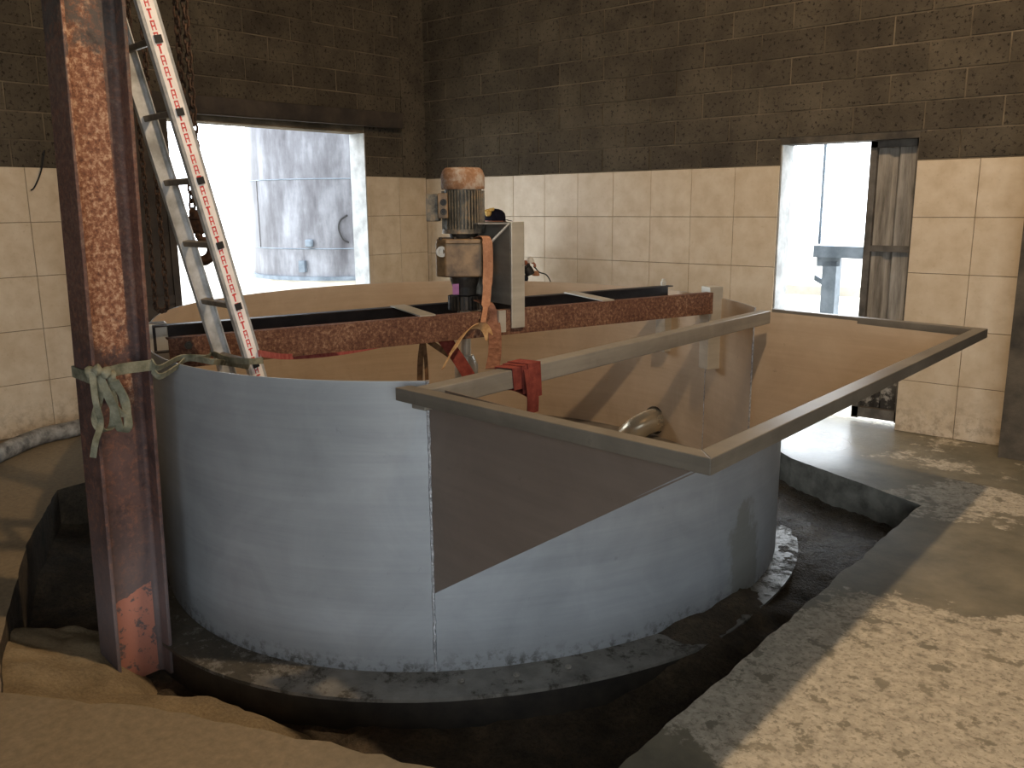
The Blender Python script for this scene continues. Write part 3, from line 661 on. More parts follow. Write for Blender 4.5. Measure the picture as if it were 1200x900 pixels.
# project the ray plan position onto the centre line between the beams
d_ = ray(545, 358); d_ = Vector((d_.x, d_.y, 0)).normalized(); cpl = Vector((CAM.x, CAM.y, 0))
den = d_.dot(e2); G0 = cpl + d_ * ((Vector((mid.x, mid.y, 0)) - cpl).dot(e2) / den); 
DIST = (G0 - cpl).length; PX = DIST / FPX * 1.02
def zat(y):      # height of pixel row y at the drive axis
    return onz_at(y)
def onz_at(y):
    d = ray(545, y); k = DIST / math.hypot(d.x, d.y); return CAM.z + d.z*k
gm = thing('gear_motor', (G0.x, G0.y, ZT1-0.02), 'grimy upright electric gear motor with an orange rusted fan cover', 'motor')
vr = Vector((RT.x, RT.y, 0)).normalized(); vf = Vector((FW.x, FW.y, 0)).normalized()
ax = (vr, vf, Z)
ztop, zcov, zbod, zgt, zgb, zcp, zg0, zg1 = [onz_at(y) for y in (196, 222, 271, 279, 322, 345, 346, 362)]
r_ = 24*PX
MB().lathe(G0, [(r_*1.0, zcov), (r_*1.02, zcov+0.01), (r_*1.02, ztop-0.05), (r_*0.93, ztop-0.018), (r_*0.8, ztop-0.004), (r_*0.1, ztop)], 36).build('fan_cover', M['fan_cover'], gm, smooth=True)
mb = MB().lathe(G0, [(r_*0.86, zbod), (r_*0.86, zcov)], 36).build('motor_body', M['motor'], gm, smooth=True)
for k in range(40):
    a = 2*PI*k/40; dr = vr*math.cos(a) + vf*math.sin(a); tg = Z.cross(dr)
    if abs(((a - PI*1.12 + PI) % (2*PI)) - PI) < 0.33: continue
    MB().bar(G0 + dr*r_*0.92 + Z*(zbod+0.015), G0 + dr*r_*0.92 + Z*(zcov-0.008), dr*r_*0.17, tg*0.007).build('cooling_fin', M['motor'], mb)
MB().lathe(G0, [(r_*1.0, zbod-0.012), (r_*1.0, zbod+0.015)], 36).build('end_shield', M['motor'], gm)
tb = MB().box(G0 + vr*(-33*PX) - vf*0.02 + Z*onz_at(243), (14*PX, 0.17, 30*PX), ax).build('terminal_box', M['motor'], gm, bevel=0.006)
gp = MB().box(G0 - vr*(21*PX) - vf*0.105 + Z*onz_at(241), (11*PX, 0.06, 27*PX), ax).build('gland_plate', M['gearbox'], gm, bevel=0.004)
for yy in (237, 248):
    MB().lathe(G0 - vr*(20*PX) - vf*0.135 + Z*onz_at(yy), [(0.020, 0), (0.020, 0.018), (0.012, 0.018), (0.012, 0.004)], 14, (vr, Z, -vf)).build('cable_port', M['dark_iron'], gp)
MB().lathe(G0, [(r_*0.62, zgt), (r_*0.72, zbod)], 28).build('neck', M['dark_iron'], gm)
# gearbox: chamfered block with lid rim
w_, dpt = 31*PX, 0.24
def octa(c, hw, hd, ch, z): return [Vector((c.x, c.y, z)) + vr*a + vf*d for a, d in ((-hw+ch, -hd), (hw-ch, -hd), (hw, -hd+ch), (hw, hd-ch), (hw-ch, hd), (-hw+ch, hd), (-hw, hd-ch), (-hw, -hd+ch))]
gc = G0 + vr*(1*PX)
gb = MB().prism(octa(gc, w_, 0.19, 0.06, zgb), (0, 0, zgt-zgb-0.02)).build('gearbox', M['gearbox'], gm, bevel=0.008)
MB().prism(octa(gc, w_*0.96, 0.20, 0.06, zgt-0.025), (0, 0, 0.025)).build('gearbox_lid', M['gearbox'], gm, bevel=0.004)
MB().lathe(gc - vr*(23*PX) - vf*0.175 + Z*onz_at(293), [(0.032, 0), (0.032, 0.012), (0.018, 0.012), (0.018, 0.004)], 18, (vr, Z, (-vf-vr*0.4).normalized())).build('oil_port', M['bracket'], gb)
for sx in (-0.8, -0.3, 0.3, 0.8):
    MB().lathe(gc + vr*(w_*sx) - vf*0.17 + Z*(zgt-0.002), [(0.012, 0), (0.012, 0.012), (0.008, 0.014)], 6).build('bolt', M['dark_iron'], gb)
MB().lathe(G0, [(13*PX, zcp), (14*PX, zcp+0.05), (17*PX, zgb-0.02), (17*PX, zgb)], 28).build('output_housing', M['dark_iron'], gm)
MB().box(G0 - vr*(9*PX) - vf*0.10 + Z*onz_at(337), (7*PX, 0.02, 12*PX), ax).build('pink_tag', M['pink'], gm)
gr = MB().lathe(G0, [(16*PX, zg1), (16*PX, zg0)], 30).build('gear', M['dark_iron'], gm)
for k in range(26):
    a = 2*PI*k/26; dr = vr*math.cos(a) + vf*math.sin(a); tg = Z.cross(dr)
    MB().bar(G0 + dr*17.5*PX + Z*zg1, G0 + dr*17.5*PX + Z*zg0, dr*4*PX, tg*2*PX).build('gear_tooth', M['dark_iron'], gr)
MB().lathe(G0, [(0.032, ZB+0.05), (0.032, zg1+0.01)], 16).build('shaft', M['bright'], gm)
MB().lathe(G0, [(0.07, 0.45), (0.075, 0.5), (0.075, 0.72), (0.05, 0.78)], 20).build('hub_sleeve', M['bright'], gm, smooth=True)
for k in range(4):
    a = k*PI/2 + 0.5; dr = Vector((math.cos(a), math.sin(a), 0))
    MB().bar(G0 + dr*0.05 + Z*0.0, G0 + dr*1.2 + Z*0.0, dr.cross(Z)*0.03, Z*0.12).build('paddle', M['bright'], gm)
# bracket beside the motor: folded upright on the front beam
bp = onz(607, 384, ZT1-0.165); bp = Vector((bp.x, bp.y, 0))
# slide along ray so that it sits on the beam's front face
d_ = ray(607, 384); d_ = Vector((d_.x, d_.y, 0)).normalized(); bp = cpl + d_ * ((Vector((b1a.x, b1a.y, 0)) + e2*0.012 - cpl).dot(e2) / d_.dot(e2))
kd = (bp-cpl).length
zb0 = CAM.z + ray(607, 384).z * kd / math.hypot(ray(607, 384).x, ray(607, 384).y); zb1 = CAM.z + ray(607, 260).z * kd / math.hypot(ray(607, 260).x, ray(607, 260).y)
mbk = thing('motor_bracket', (bp.x, bp.y, zb0), 'upright grey folded steel bracket bolted to the rusty beam beside the motor', 'bracket')
MB().box(bp + Z*(zb0+zb1)/2, (0.095, 0.012, zb1-zb0), (e1, e2, Z)).build('front_flange', M['bright'], mbk, bevel=0.003)
MB().box(bp - e1*0.042 - e2*0.29 + Z*(zb0+0.14+zb1)/2, (0.012, 0.56, zb1-zb0-0.14), (e1, e2, Z)).build('side_plate', M['bracket'], mbk)
MB().box(bp - e1*0.125 - e2*0.37 + Z*(zb1-0.30), (0.17, 0.012, 0.60), (e1, e2, Z)).build('back_plate', M['bracket'], mbk)
q = bp + Z*(zb1-0.005)
MB().prism([q - e1*0.05 - e2*0.01, q - e1*0.05 - e2*0.36, q - e1*0.21 - e2*0.36, q - e1*0.19 - e2*0.14], Z*-0.008).build('top_gusset', M['bracket'], mbk)
MB().prism([q - e1*0.055 - e2*0.01, q - e1*0.055 - e2*0.01 - Z*0.01, q - e1*0.15 - e2*0.10 - Z*0.14, q - e1*0.15 - e2*0.10 - Z*0.125], e1*0.01).build('brace', M['bright'], mbk)
MB().box(bp - e1*0.13 + e2*0.02 + Z*(ZT1-0.06), (0.05, 0.02, 0.13), (e1, e2, Z)).build('packing_plate', M['bright'], mbk)

# ================================================================== RUSTY COLUMN (H section)
cx0, cx1, cy0, cy1 = 3.362, 3.525, -5.275, -5.030; tf, tw = 0.016, 0.012; fr = 0.02; LEAN = 0.0225
col = thing('steel_column', ((cx0+cx1)/2, (cy0+cy1)/2, -0.34), 'tall rusty H-section steel column with an orange-red painted foot', 'column')
def colprism(poly, name, sm=False):
    b = MB(); b.prism([(x, y, -0.34) for x, y in poly], (0, 0, CH+0.34))
    for v in b.v: v += RT*(LEAN*(v.z+0.15))
    return b.build(name, M['column'], col, smooth=sm, bevel=0.0 if sm else 0.003)
colprism([(cx0, cy0), (cx1, cy0), (cx1, cy0+tf), (cx0, cy0+tf)], 'flange')
colprism([(cx0, cy1-tf), (cx1, cy1-tf), (cx1, cy1), (cx0, cy1)], 'flange')
arc = [PI/2*k/5 for k in range(6)]; xm = (cx0+cx1)/2; hw = tw/2
def face(sg): return [(xm+sg*(hw+fr*(1-math.sin(a))), cy0+tf-0.001+fr*(1-math.cos(a))) for a in arc] + [(xm+sg*(hw+fr*(1-math.sin(a))), cy1-tf+0.001-fr*(1-math.cos(a))) for a in reversed(arc)]
colprism(face(1) + list(reversed(face(-1))), 'web', True)

# ================================================================== LADDER
lad0 = Vector((3.559, -4.87, 2.359)); ld = Vector((-0.002, 0.068, -0.272)); lw = Vector((-0.346, 0.035, 0.0))
ln = ld.normalized(); lx = lw.normalized(); lx = (lx - ln*lx.dot(ln)).normalized(); lnorm = ln.cross(lx).normalized()   # across the rails' depth
if lnorm.y > 0: lnorm = -lnorm
def lp(i): return lad0 + ld*i
nbot = (0.0 - 0.0); ib = (lad0.z - (ZB+0.03)) / 0.272; it = -3.6
lad = thing('aluminium_ladder', lp(ib) + lw/2, 'aluminium ladder with a red and white scale strip standing inside the tank', 'ladder')
RD, RTk = 0.078, 0.026
for side in (0, 1):
    off = lw*side
    a, c = lp(it) + off, lp(ib) + off
    sgn = 1 if side == 0 else -1
    r1 = MB()
    # C-profile: web outside, two lips inward
    wv = lx * -1 if side == 0 else lx
    r1.bar(a, c, lx*0.004, lnorm*RD)
    for s in (-1, 1): r1.bar(a + lnorm*(s*(RD/2-0.002)) - wv*(RTk/2), c + lnorm*(s*(RD/2-0.002)) - wv*(RTk/2), lx*RTk, lnorm*0.004)
    ro = r1.build('rail', M['alu'] if side == 0 else M['alu_dirty'], lad)
    MB().bar(c + ln*-0.06, c, lx*0.035, lnorm*(RD+0.008)).build('foot', M['black'], ro)
    if side == 0:
        fo = -lx*0.0032
        MB().bar(lp(it) + fo, lp(ib-3.2) + fo, lx*0.001, lnorm*0.052).build('scale_strip', M['sticker_white'], ro)
        i = it + 0.1
        kk = 0
        while i < ib - 3.3:
            p0 = lp(i) + fo*1.3; p1 = lp(i + 0.13) + fo*1.3
            if kk % 3 != 2:
                q_ = MB(); q_.bar(p0 + lnorm*0.010, p1 + lnorm*0.010, lx*0.001, lnorm*0.004); q_.bar(p0 - lnorm*0.004, p1 - lnorm*0.004, lx*0.001, lnorm*0.004)
                q_.bar(p0 + lnorm*0.003, p0 + lnorm*0.003 + ln*0.006, lx*0.001, lnorm*0.018); q_.bar((p0+p1)/2 + lnorm*0.003, (p0+p1)/2 + lnorm*0.003 + ln*0.005, lx*0.001, lnorm*0.014)
            else:
                q_ = MB(); q_.bar(p0 + lnorm*0.004, p1 + lnorm*0.004, lx*0.001, lnorm*0.007); q_.bar(p0 + lnorm*0.002, p0 + lnorm*0.002 + ln*0.007, lx*0.001, lnorm*0.020)
            q_.build('scale_mark', M['sticker_red'], ro)
            i += 0.155; kk += 1
for i in range(-3, int(ib)+1):
    rg_ = MB(); rg_.bar(lp(i) - lx*0.002, lp(i) + lw, ln*0.026, lnorm*0.03); r_o = rg_.build('rung', M['rung'], lad, bevel=0.004)
    MB().bar(lp(i) - lx*0.004, lp(i) - lx*0.010, ln*0.030, lnorm*0.030).build('end_cap', M['black'], r_o)

# ================================================================== CHAIN HOIST
hk = atd(232, 262, 4.75)
def chain(p, z0, z1, pitch, r, m, name, parent, flip=0):
    b = MB(); n = int((z1-z0)/pitch)
    for i in range(n):
        c = Vector((p.x, p.y, z0 + i*pitch)); a = (i % 2) * PI/2 + flip; u = Vector((math.cos(a), math.sin(a), 0))
        L, W = pitch*0.78, pitch*0.36
        pts = [c + u*(W*math.cos(t)) + Z*(L*math.sin(t)*0.9) for t in [2*PI*k/8 for k in range(8)]]
        b.tube(pts, r, 5, closed=True)
    return b.build(name, m, parent)
hoist = thing('chain_hoist', (hk.x, hk.y, hk.z - 0.15), 'rusty lifting hook hanging on chains behind the ladder', 'hoist')
chain(hk - vr*0.022 - Vector((0, 0, 0)), hk.z + 0.05, CH-0.1, 0.042, 0.0065, M['chain_rust'], 'load_chain', hoist)
chain(hk + vr*0.022, hk.z + 0.05, CH-0.1, 0.042, 0.0065, M['chain_rust'], 'load_chain', hoist, 0.6)
blk = MB(); blk.lathe(hk - vf*0.02, [(0.034, 0), (0.056, 0.008), (0.058, 0.034), (0.034, 0.048)], 18, (vr, Z, vf)); blk.box(hk + Z*0.045, (0.07, 0.045, 0.05), ax)
blk.build('hook_block', M['hook'], hoist, bevel=0.003)
MB().lathe(hk - Z*0.075, [(0.016, 0), (0.02, 0.015), (0.013, 0.04)], 12).build('swivel', M['hook'], hoist)
hp = [hk + Z*-0.07]; hc = hk - Z*0.135
for k in range(17):
    a = PI/2 - 0.1 - k/16*PI*1.7; hp.append(hc + vr*math.cos(a)*0.06 + Z*math.sin(a)*0.056)
MB().tube(hp, [0.017] + [0.017 + 0.010*math.sin(PI*k/16) for k in range(16)] + [0.008], 10).build('hook', M['hook'], hoist, smooth=True)
MB().bar(hk + Z*-0.095 - vr*0.055, hk + Z*-0.105 + vr*0.02, vf*0.012, Z*0.02).build('safety_latch', M['hook'], hoist)
hc2 = atd(179, 250, 5.1)
chain(hc2 - vr*0.03, 1.18, CH-0.1, 0.036, 0.005, M['chain_rust'], 'hand_chain', hoist)
chain(hc2 + vr*0.035, 1.18, CH-0.1, 0.036, 0.005, M['chain_rust'], 'hand_chain', hoist)
b = MB()
for k in range(7):
    a0 = PI + PI*k/6; c = Vector((hc2.x, hc2.y, 1.18)) + vr*(0.033*math.cos(a0)) + Z*0.033*math.sin(a0)
    b.tube([c + (vr*math.cos(t)*0.012 + Z*math.sin(t)*0.012) for t in [2*PI*j/8 for j in range(8)]], 0.005, 5, closed=True)
b.build('hand_chain_bend', M['chain_rust'], hoist)
bpy.context.view_layer.update()
MB().box((hk.x, hk.y, CH-0.12), (0.22, 0.22, 0.2), ax).build('hoist_body', M['hook'], hoist, bevel=0.02)

# ================================================================== STRAPS
def strap(name, pts, wv, m, label, th=0.005, n=8):
    P = smooth_path(pts, n) if n > 1 else [Vector(p) for p in pts]
    b = MB(); b.ribbon(P, wv, th); o = b.build(name, M[m], smooth=True); return tag(o, label, 'strap', 'lifting straps around the tank')
dm = DIST
fr_ = dm - 0.23
strap('ratchet_strap', [atd(560, 279, dm-0.12), atd(567, 277, dm-0.2), atd(571, 283, fr_), atd(572, 310, fr_-0.005), atd(571, 335, fr_-0.02), atd(569, 360, dm-0.30), atd(566, 378, dm-0.42)],
      [vr*w1 for w1 in [0.05]*8*2 + [0.058]*8*2 + [0.05]*8 + [0.03]*9], 'orange_strap', 'orange webbing strap hanging down the front of the gearbox')
fb_d = kd - 0.03
strap('webbing_strap', [atd(562, 352, fb_d+0.02), atd(572, 358, fb_d-0.05), atd(579, 380, fb_d-0.08), atd(580, 410, fb_d-0.3), atd(577, 432, fb_d-0.6)], vr*0.075, 'brown_strap', 'faded brown webbing strap dropping from the beam behind the red wrap')
strap('webbing_strap', [atd(519, 432, kd-0.35), atd(530, 412, kd-0.3), atd(545, 390, kd-0.22), atd(557, 382, kd-0.16), atd(568, 384, kd-0.14), atd(574, 398, kd-0.2), atd(577, 415, kd-0.3)],
      [ (vr*0.6 + Z*0.5).normalized()*w1 for w1 in [0.02]*8 + [0.05]*16 + [0.055]*16 + [0.03]*9], 'tan_strap', 'tan webbing strap arched in front of the rusty beam')
strap('webbing_strap', [atd(515, 392, kd-0.12), atd(525, 404, kd-0.15), atd(538, 422, kd-0.2), atd(549, 440, kd-0.25), atd(556, 456, kd-0.3)], (vr*0.8 + Z*0.35).normalized()*0.075, 'red_strap', 'red webbing strap slanting down beneath the rusty beam')
strap('webbing_strap', [atd(520, 382, kd-0.08), atd(524, 395, kd-0.1), atd(530, 408, kd-0.12)], (vr*0.8 + Z*0.3).normalized()*0.06, 'maroon_strap', 'short maroon strap end looped under the rusty beam')
strap('webbing_strap', [atd(500, 398, kd-0.12), atd(513, 407, kd-0.14), atd(528, 417, kd-0.16)], (vr*0.3 + Z*0.9).normalized()*0.035, 'dark_strap', 'narrow dark brown strap crossing under the red one')
strap('webbing_strap', [atd(495, 402, kd-0.12), atd(492.5, 425, kd-0.14), atd(492, 462, kd-0.16)], vr*0.034, 'dark_strap', 'dark brown strap tail hanging straight into the tank')
strap('webbing_strap', [atd(497, 400, kd-0.15), atd(499.5, 428, kd-0.17), atd(501, 462, kd-0.19)], vr*0.022, 'dark_strap', 'thin brown strap tail hanging beside the wider tail')
r0 = lp(5.1) + lw*0.0
strap('tension_strap', [onz(303, 414, 1.05), atd(340, 418, 4.55), atd(400, 413, 4.9), atd(460, 402, 5.25), atd(500, 395, kd-0.13), atd(517, 389, kd-0.1)], Z*0.03, 'pinkred', 'long faded red strap stretched from the ladder to the beam')
# red strap wound around the cross bar
yb = onz(604, 430, 1.036).y
wr = thing('wound_strap', (4.66, yb, 0.95), 'red webbing strap wound around the hopper cross bar', 'strap', 'lifting straps around the tank')
for k, (dy, g) in enumerate(((-0.035, 0.006), (0.02, 0.010), (0.055, 0.014))):
    cxx = 4.66; hx, hz = 0.0375+g, 0.04+g
    pts = [(cxx-hx, yb+dy, 0.996-hz), (cxx-hx, yb+dy, 0.996+hz), (cxx+hx, yb+dy+0.01, 0.996+hz), (cxx+hx, yb+dy+0.02, 0.996-hz-0.02*k), (cxx-hx, yb+dy, 0.996-hz)]
    b = MB(); b.ribbon(pts, Y*0.085, 0.004); b.build('wrap', M['red_strap'], wr)
b = MB(); b.ribbon(smooth_path([(4.715, yb+0.03, 1.03), (4.722, yb+0.035, 0.97), (4.722, yb+0.045, 0.90), (4.715, yb+0.05, 0.835)], 6), Y*0.075, 0.004); b.build('tail', M['red_strap'], wr)
# olive strap around the column, out to the rim and ladder
zs = onz_col = None
def zcol(x, y, k): d = ray(x, y); return CAM.z + d.z * k / math.hypot(d.x, d.y)
kc = math.hypot(CAM.x-3.53, CAM.y+5.15); zs = zcol(120, 437, kc)
ol = thing('tie_strap', (3.4, -5.15, zs-0.25), 'dirty olive strap knotted around the rusty column and tied to the ladder', 'strap', 'lifting straps around the tank')
g = 0.006; LS = RT*(LEAN*(zs+0.15)); cx0 += LS.x; cx1 += LS.x; cy0 += LS.y; cy1 += LS.y
def olr(pts, wv, name, n=6, th=0.006): b = MB(); b.ribbon(smooth_path(pts, n), wv, th); return b.build(name, M['olive_strap'], ol, smooth=True)
olr([(cx0-g, cy0-g, zs+0.0), (cx1-0.06, cy0-g, zs-0.005), (cx1+g, cy0-g*0.3, zs-0.005), (cx1+g, -5.15, zs+0.012), (cx1+g, cy1, zs+0.01)], Z*0.045, 'band', 5)
olr([(cx0-g, cy0-g, zs), (cx0-g, -5.15, zs+0.01), (cx0-g, cy1+g, zs+0.01), (3.4, cy1+g, zs+0.02), (cx1, cy1+g, zs+0.01)], Z*0.045, 'band', 5)
lr5 = lp(5.05)
rimp = onz(212, 421, ZR+0.012)
olr([(cx1+g, cy1-0.005, zs+0.025), onx(186, 431, cx1+0.02), rimp + Z*0.008, onz(240, 419, ZR+0.02), lr5 + lw*1.05 + Vector((0, -0.05, 0.02))], (Z*0.8 + X*0.5).normalized()*0.028, 'lashing')
olr([(cx1+g, cy1-0.005, zs-0.012), onx(188, 441, cx1+0.02), onz(207, 430, ZR-0.01), rimp + Vector((0.01, 0.03, 0)), onz(250, 424, ZR+0.015), lr5 + lw*0.6 + Vector((0, -0.05, 0.0)), lr5 + Vector((0.02, -0.05, 0.01))], (Z*0.8 + X*0.5).normalized()*0.030, 'lashing')
olr([lr5 + lw*1.08 + Vector((0, -0.045, 0.03)), lr5 + lw*0.5 + Vector((0, -0.052, 0.02)), lr5 + Vector((0.02, -0.05, 0.035)), lr5 + Vector((0.03, 0.02, 0.03))], Z*0.028, 'lashing')
kx = cx1 + 0.02
def cp(x, y, dx=0.0): p = onx(x, y, kx + dx); return p
for k, pts in enumerate([[(112, 437), (117, 462), (112, 490), (120, 505), (132, 498), (133, 470), (124, 447)], [(124, 436), (140, 455), (148, 480), (150, 500), (142, 505), (134, 480), (126, 450)],
                         [(116, 440), (126, 462), (136, 480), (148, 487), (146, 468), (134, 446)], [(108, 436), (112, 470), (118, 495), (112, 518), (109, 536)]]):
    P = [cp(x, y, 0.012*k + (0.02 if i % 2 else 0)) for i, (x, y) in enumerate(pts)]
    olr(P, (Y*0.7 + X*0.6 + Z*0.2*(-1)**k).normalized()*(0.034 if k < 3 else 0.024), 'loop' if k < 3 else 'tail', 7, 0.005)
b = MB(); b.tube(smooth_path([cp(105, 437), cp(112, 434, 0.03), cp(122, 436, 0.035), cp(130, 440, 0.02)], 5), [0.02 + 0.008*math.sin(k*1.3) for k in range(16)], 8); b.build('knot', M['olive_strap'], ol, smooth=True)

# ================================================================== HOSE
pts = [onz(-60, 560, 0.06), onz(0, 531, 0.06), onz(45, 512, 0.06), onz(88, 502, 0.06), Vector((0.16, -3.75, 0.06)), Vector((0.2, -3.3, 0.06))]
for p in pts: p.x = max(p.x, 0.09)
hs = MB().tube(smooth_path(pts, 8), 0.062, 12).build('suction_hose', M['hose'], smooth=True)
tag(hs, 'thick grey hose lying on the floor along the tiled wall', 'hose')

wp = [onx(52, 176, 0.03), onx(50, 192, 0.025), onx(46, 207, 0.03), onx(40, 220, 0.02), onx(36, 223, 0.012)]
tag(MB().tube(smooth_path(wp, 5), 0.006, 6).build('loose_wire', M['black']), 'thin loose wire end sticking out over the tiles behind the column', 'wire')
# ================================================================== PERSON behind the tank
pd = 8.2
hd = atd(579.5, 257, pd); pz = 0.0
F = RT.copy(); S = -FW      # facing right in the picture; body's right side toward the camera
base = Vector((hd.x, hd.y, 0)) - F*0.04
per = thing('person', (base.x, base.y, 0), 'person in a navy cap and dark workwear standing behind the motor bracket', 'person')
hand = atd(619, 309, pd + 0.02)
def skin_body(name, verts, edges, m, parent, sub=2):
    me = bpy.data.meshes.new(name); root = parent
    while root.parent is not None: root = root.parent
    off = root.location
    me.from_pydata([tuple(Vector(v[0]) - off) for v in verts], edges, []); me.materials.append(m)
    o = bpy.data.objects.new(name, me); COL.objects.link(o); o.parent = parent
    o.modifiers.new('skin', 'SKIN'); 
    for i, v in enumerate(verts):
        me.skin_vertices[0].data[i].radius = (v[1], v[1]) if not isinstance(v[1], tuple) else v[1]
    me.skin_vertices[0].data[0].use_root = True
    s = o.modifiers.new('sub', 'SUBSURF'); s.levels = sub; s.render_levels = sub
    for p in me.polygons: p.use_smooth = True
    return o
def B(f, s, z): return base + F*f + S*s + Z*z
neck_z = hd.z - 0.17
sh = neck_z - 0.10; hip = 0.88
elbR = B(0.14, 0.23, sh-0.27); wr_ = hand - F*0.08 + Z*0.02
elbL = B(0.10, -0.24, sh-0.28); handL = B(0.36, -0.10, sh-0.30)
V = [(B(0, 0, hip), (0.15, 0.12)), (B(0, 0, hip+0.22), (0.14, 0.11)), (B(0, 0, sh-0.06), (0.16, 0.12)), (B(0.01, 0, neck_z-0.03), 0.07), (B(0.03, 0, neck_z+0.04), 0.055),
     (B(0, 0.18, sh), 0.07), (elbR, 0.05), (wr_, 0.035), (B(0, -0.18, sh), 0.07), (elbL, 0.05), (handL, 0.035),
     (B(0, 0.10, hip-0.06), 0.095), (B(0.03, 0.11, 0.48), 0.065), (B(0, 0.11, 0.09), 0.05), (B(0.16, 0.12, 0.05), 0.045),
     (B(0, -0.10, hip-0.06), 0.095), (B(0.03, -0.11, 0.48), 0.065), (B(0, -0.11, 0.09), 0.05), (B(0.16, -0.12, 0.05), 0.045)]
Ed = [(0, 1), (1, 2), (2, 3), (3, 4), (2, 5), (5, 6), (6, 7), (2, 8), (8, 9), (9, 10), (0, 11), (11, 12), (12, 13), (13, 14), (0, 15), (15, 16), (16, 17), (17, 18)]
body = skin_body('body', V, Ed, M['work'], per)
# head with nose and ears, cap with brim
b = MB(); hc_ = hd + Z*-0.03; vs = []; n, mm2 = 16, 12
for i in range(mm2+1):
    ph = PI*i/mm2
    for k in range(n):
        th = 2*PI*k/n; f = math.cos(th)*math.sin(ph); s = math.sin(th)*math.sin(ph); z = math.cos(ph)
        jaw = 1.0 - 0.22*max(0, -z)
        nose = 0.03*math.exp(-((f-1)**2*20 + (z+0.1)**2*30 + s*s*40))
        vs.append(hc_ + F*(0.098*f*jaw + nose + 0.01*max(0, -z)) + S*(0.077*s*jaw) + Z*(0.118*z))
b.add(vs, [(i*n+k, i*n+(k+1) % n, (i+1)*n+(k+1) % n, (i+1)*n+k) for i in range(mm2) for k in range(n)])
head = b.build('head', M['skin'], per, smooth=True)
for s in (-1, 1): MB().lathe(hc_ + S*(0.076*s) - Z*0.01, [(0.028, -0.008), (0.030, 0.0), (0.02, 0.01)], 10, (F, Z, S*s)).build('ear', M['skin'], head)
for s in (-1, 1): MB().lathe(hc_ + F*0.088 + S*(0.032*s) + Z*0.012, [(0.012, -0.004), (0.012, 0.003), (0.005, 0.006)], 8, (S, Z, F)).build('eye', M['black'], head)
MB().bar(hc_ + F*0.088 - S*0.022 - Z*0.055, hc_ + F*0.088 + S*0.022 - Z*0.055, F*0.01, Z*0.008).build('mouth', M['dark_strap'], head)
cap = MB(); prof = [(0.104, -0.002), (0.106, 0.03), (0.098, 0.062), (0.075, 0.088), (0.04, 0.102), (0.004, 0.106)]
cap.lathe(hc_ + Z*0.022, prof, 24, (F, S*0.86, Z)); cp_o = cap.build('cap', M['navy'], per, smooth=True)
br = [hc_ + Z*0.028 + F*(0.085 + 0.085*math.cos(a)) + S*(0.075*math.sin(a)) - Z*(0.02*math.cos(a)) for a in [-PI/2 + PI*k/10 for k in range(11)]]
MB().prism(br, Z*0.006).build('cap_brim', M['navy'], cp_o)
MB().lathe(hc_ - F*0.055 + S*0.075 + Z*0.085, [(0.028, -0.02), (0.032, 0.0), (0.02, 0.025)], 14, (F, Z, S)).build('ear_defender', M['yellow'], cp_o, smooth=True)
MB().bar(hc_ - F*0.09 + S*0.03 + Z*0.105, hc_ + F*0.0 + S*0.03 + Z*0.125, S*0.10, Z*0.03).build('ear_defender', M['yellow'], cp_o, bevel=0.008)
# hand: palm and five curled fingers closed over the tool handle
up2 = Z; 
hv = [(hand - F*0.06 + Z*0.01, 0.03), (hand - F*0.02 + Z*0.012, (0.042, 0.022)), (hand + F*0.02 + Z*0.01, (0.042, 0.02))]
palm = skin_body('hand', hv, [(0, 1), (1, 2)], M['skin'], per)
for k in range(4):
    o_ = S*(0.033 - 0.022*k); L = (0.9, 1.0, 0.95, 0.78)[k]
    p0 = hand + F*0.025 + o_ + Z*0.01; p1 = p0 + F*0.035*L - Z*0.006; p2 = p1 + F*0.012 - Z*0.03*L; p3 = p2 - F*0.018 - Z*0.014
    skin_body('finger', [(p0, 0.0095), (p1, 0.009), (p2, 0.0085), (p3, 0.0075)], [(0, 1), (1, 2), (2, 3)], M['skin'], palm, 1)
p0 = hand - F*0.03 + S*0.035; skin_body('thumb', [(p0, 0.011), (p0 + S*0.016 + F*0.022 - Z*0.016, 0.010), (p0 + S*0.008 + F*0.045 - Z*0.03, 0.009)], [(0, 1), (1, 2)], M['skin'], palm, 1)
MB().tube([wr_ - (wr_-elbR).normalized()*0.05, wr_ + (hand-wr_)*0.3], [0.045, 0.042], 12).build('sleeve_cuff', M['work'], per)
# tool held in the hand
tl = thing('power_tool', hand - Z*0.12, 'small black hand tool with white top held behind the tank rim', 'tool')
MB().tube([hand - S*0.07 - Z*0.015, hand + S*0.07 - Z*0.015], [0.018, 0.020], 12).build('handle', M['black'], tl, smooth=True)
MB().tube(smooth_path([hand + S*0.06 - Z*0.02 - F*0.03, hand + S*0.07 - Z*0.06, hand + S*0.07 - Z*0.10 + F*0.02], 5), [0.03]*3 + [0.045]*8, 14).build('body', M['black'], tl, smooth=True)
MB().lathe(hand + Z*0.03 + F*0.02 + S*0.02, [(0.03, -0.02), (0.034, 0.0), (0.026, 0.025), (0.012, 0.036)], 14).build('cap', M['white'], tl, smooth=True)
MB().lathe(hand - Z*0.09 + F*0.07 + S*0.06, [(0.034, -0.02), (0.036, 0.0), (0.02, 0.025)], 12).build('grip', M['orange_strap'], tl, smooth=True)
cpts = [hand + S*0.05 - Z*0.03 + F*0.06, atd(632, 319, pd), atd(640, 322, pd-0.05), atd(645, 330, pd-0.1), atd(649, 345, pd-0.1)]
tag(MB().tube(smooth_path(cpts, 6), 0.006, 6).build('power_cable', M['black']), 'thin dark cable curving from the hand tool behind the tank rim', 'cable')

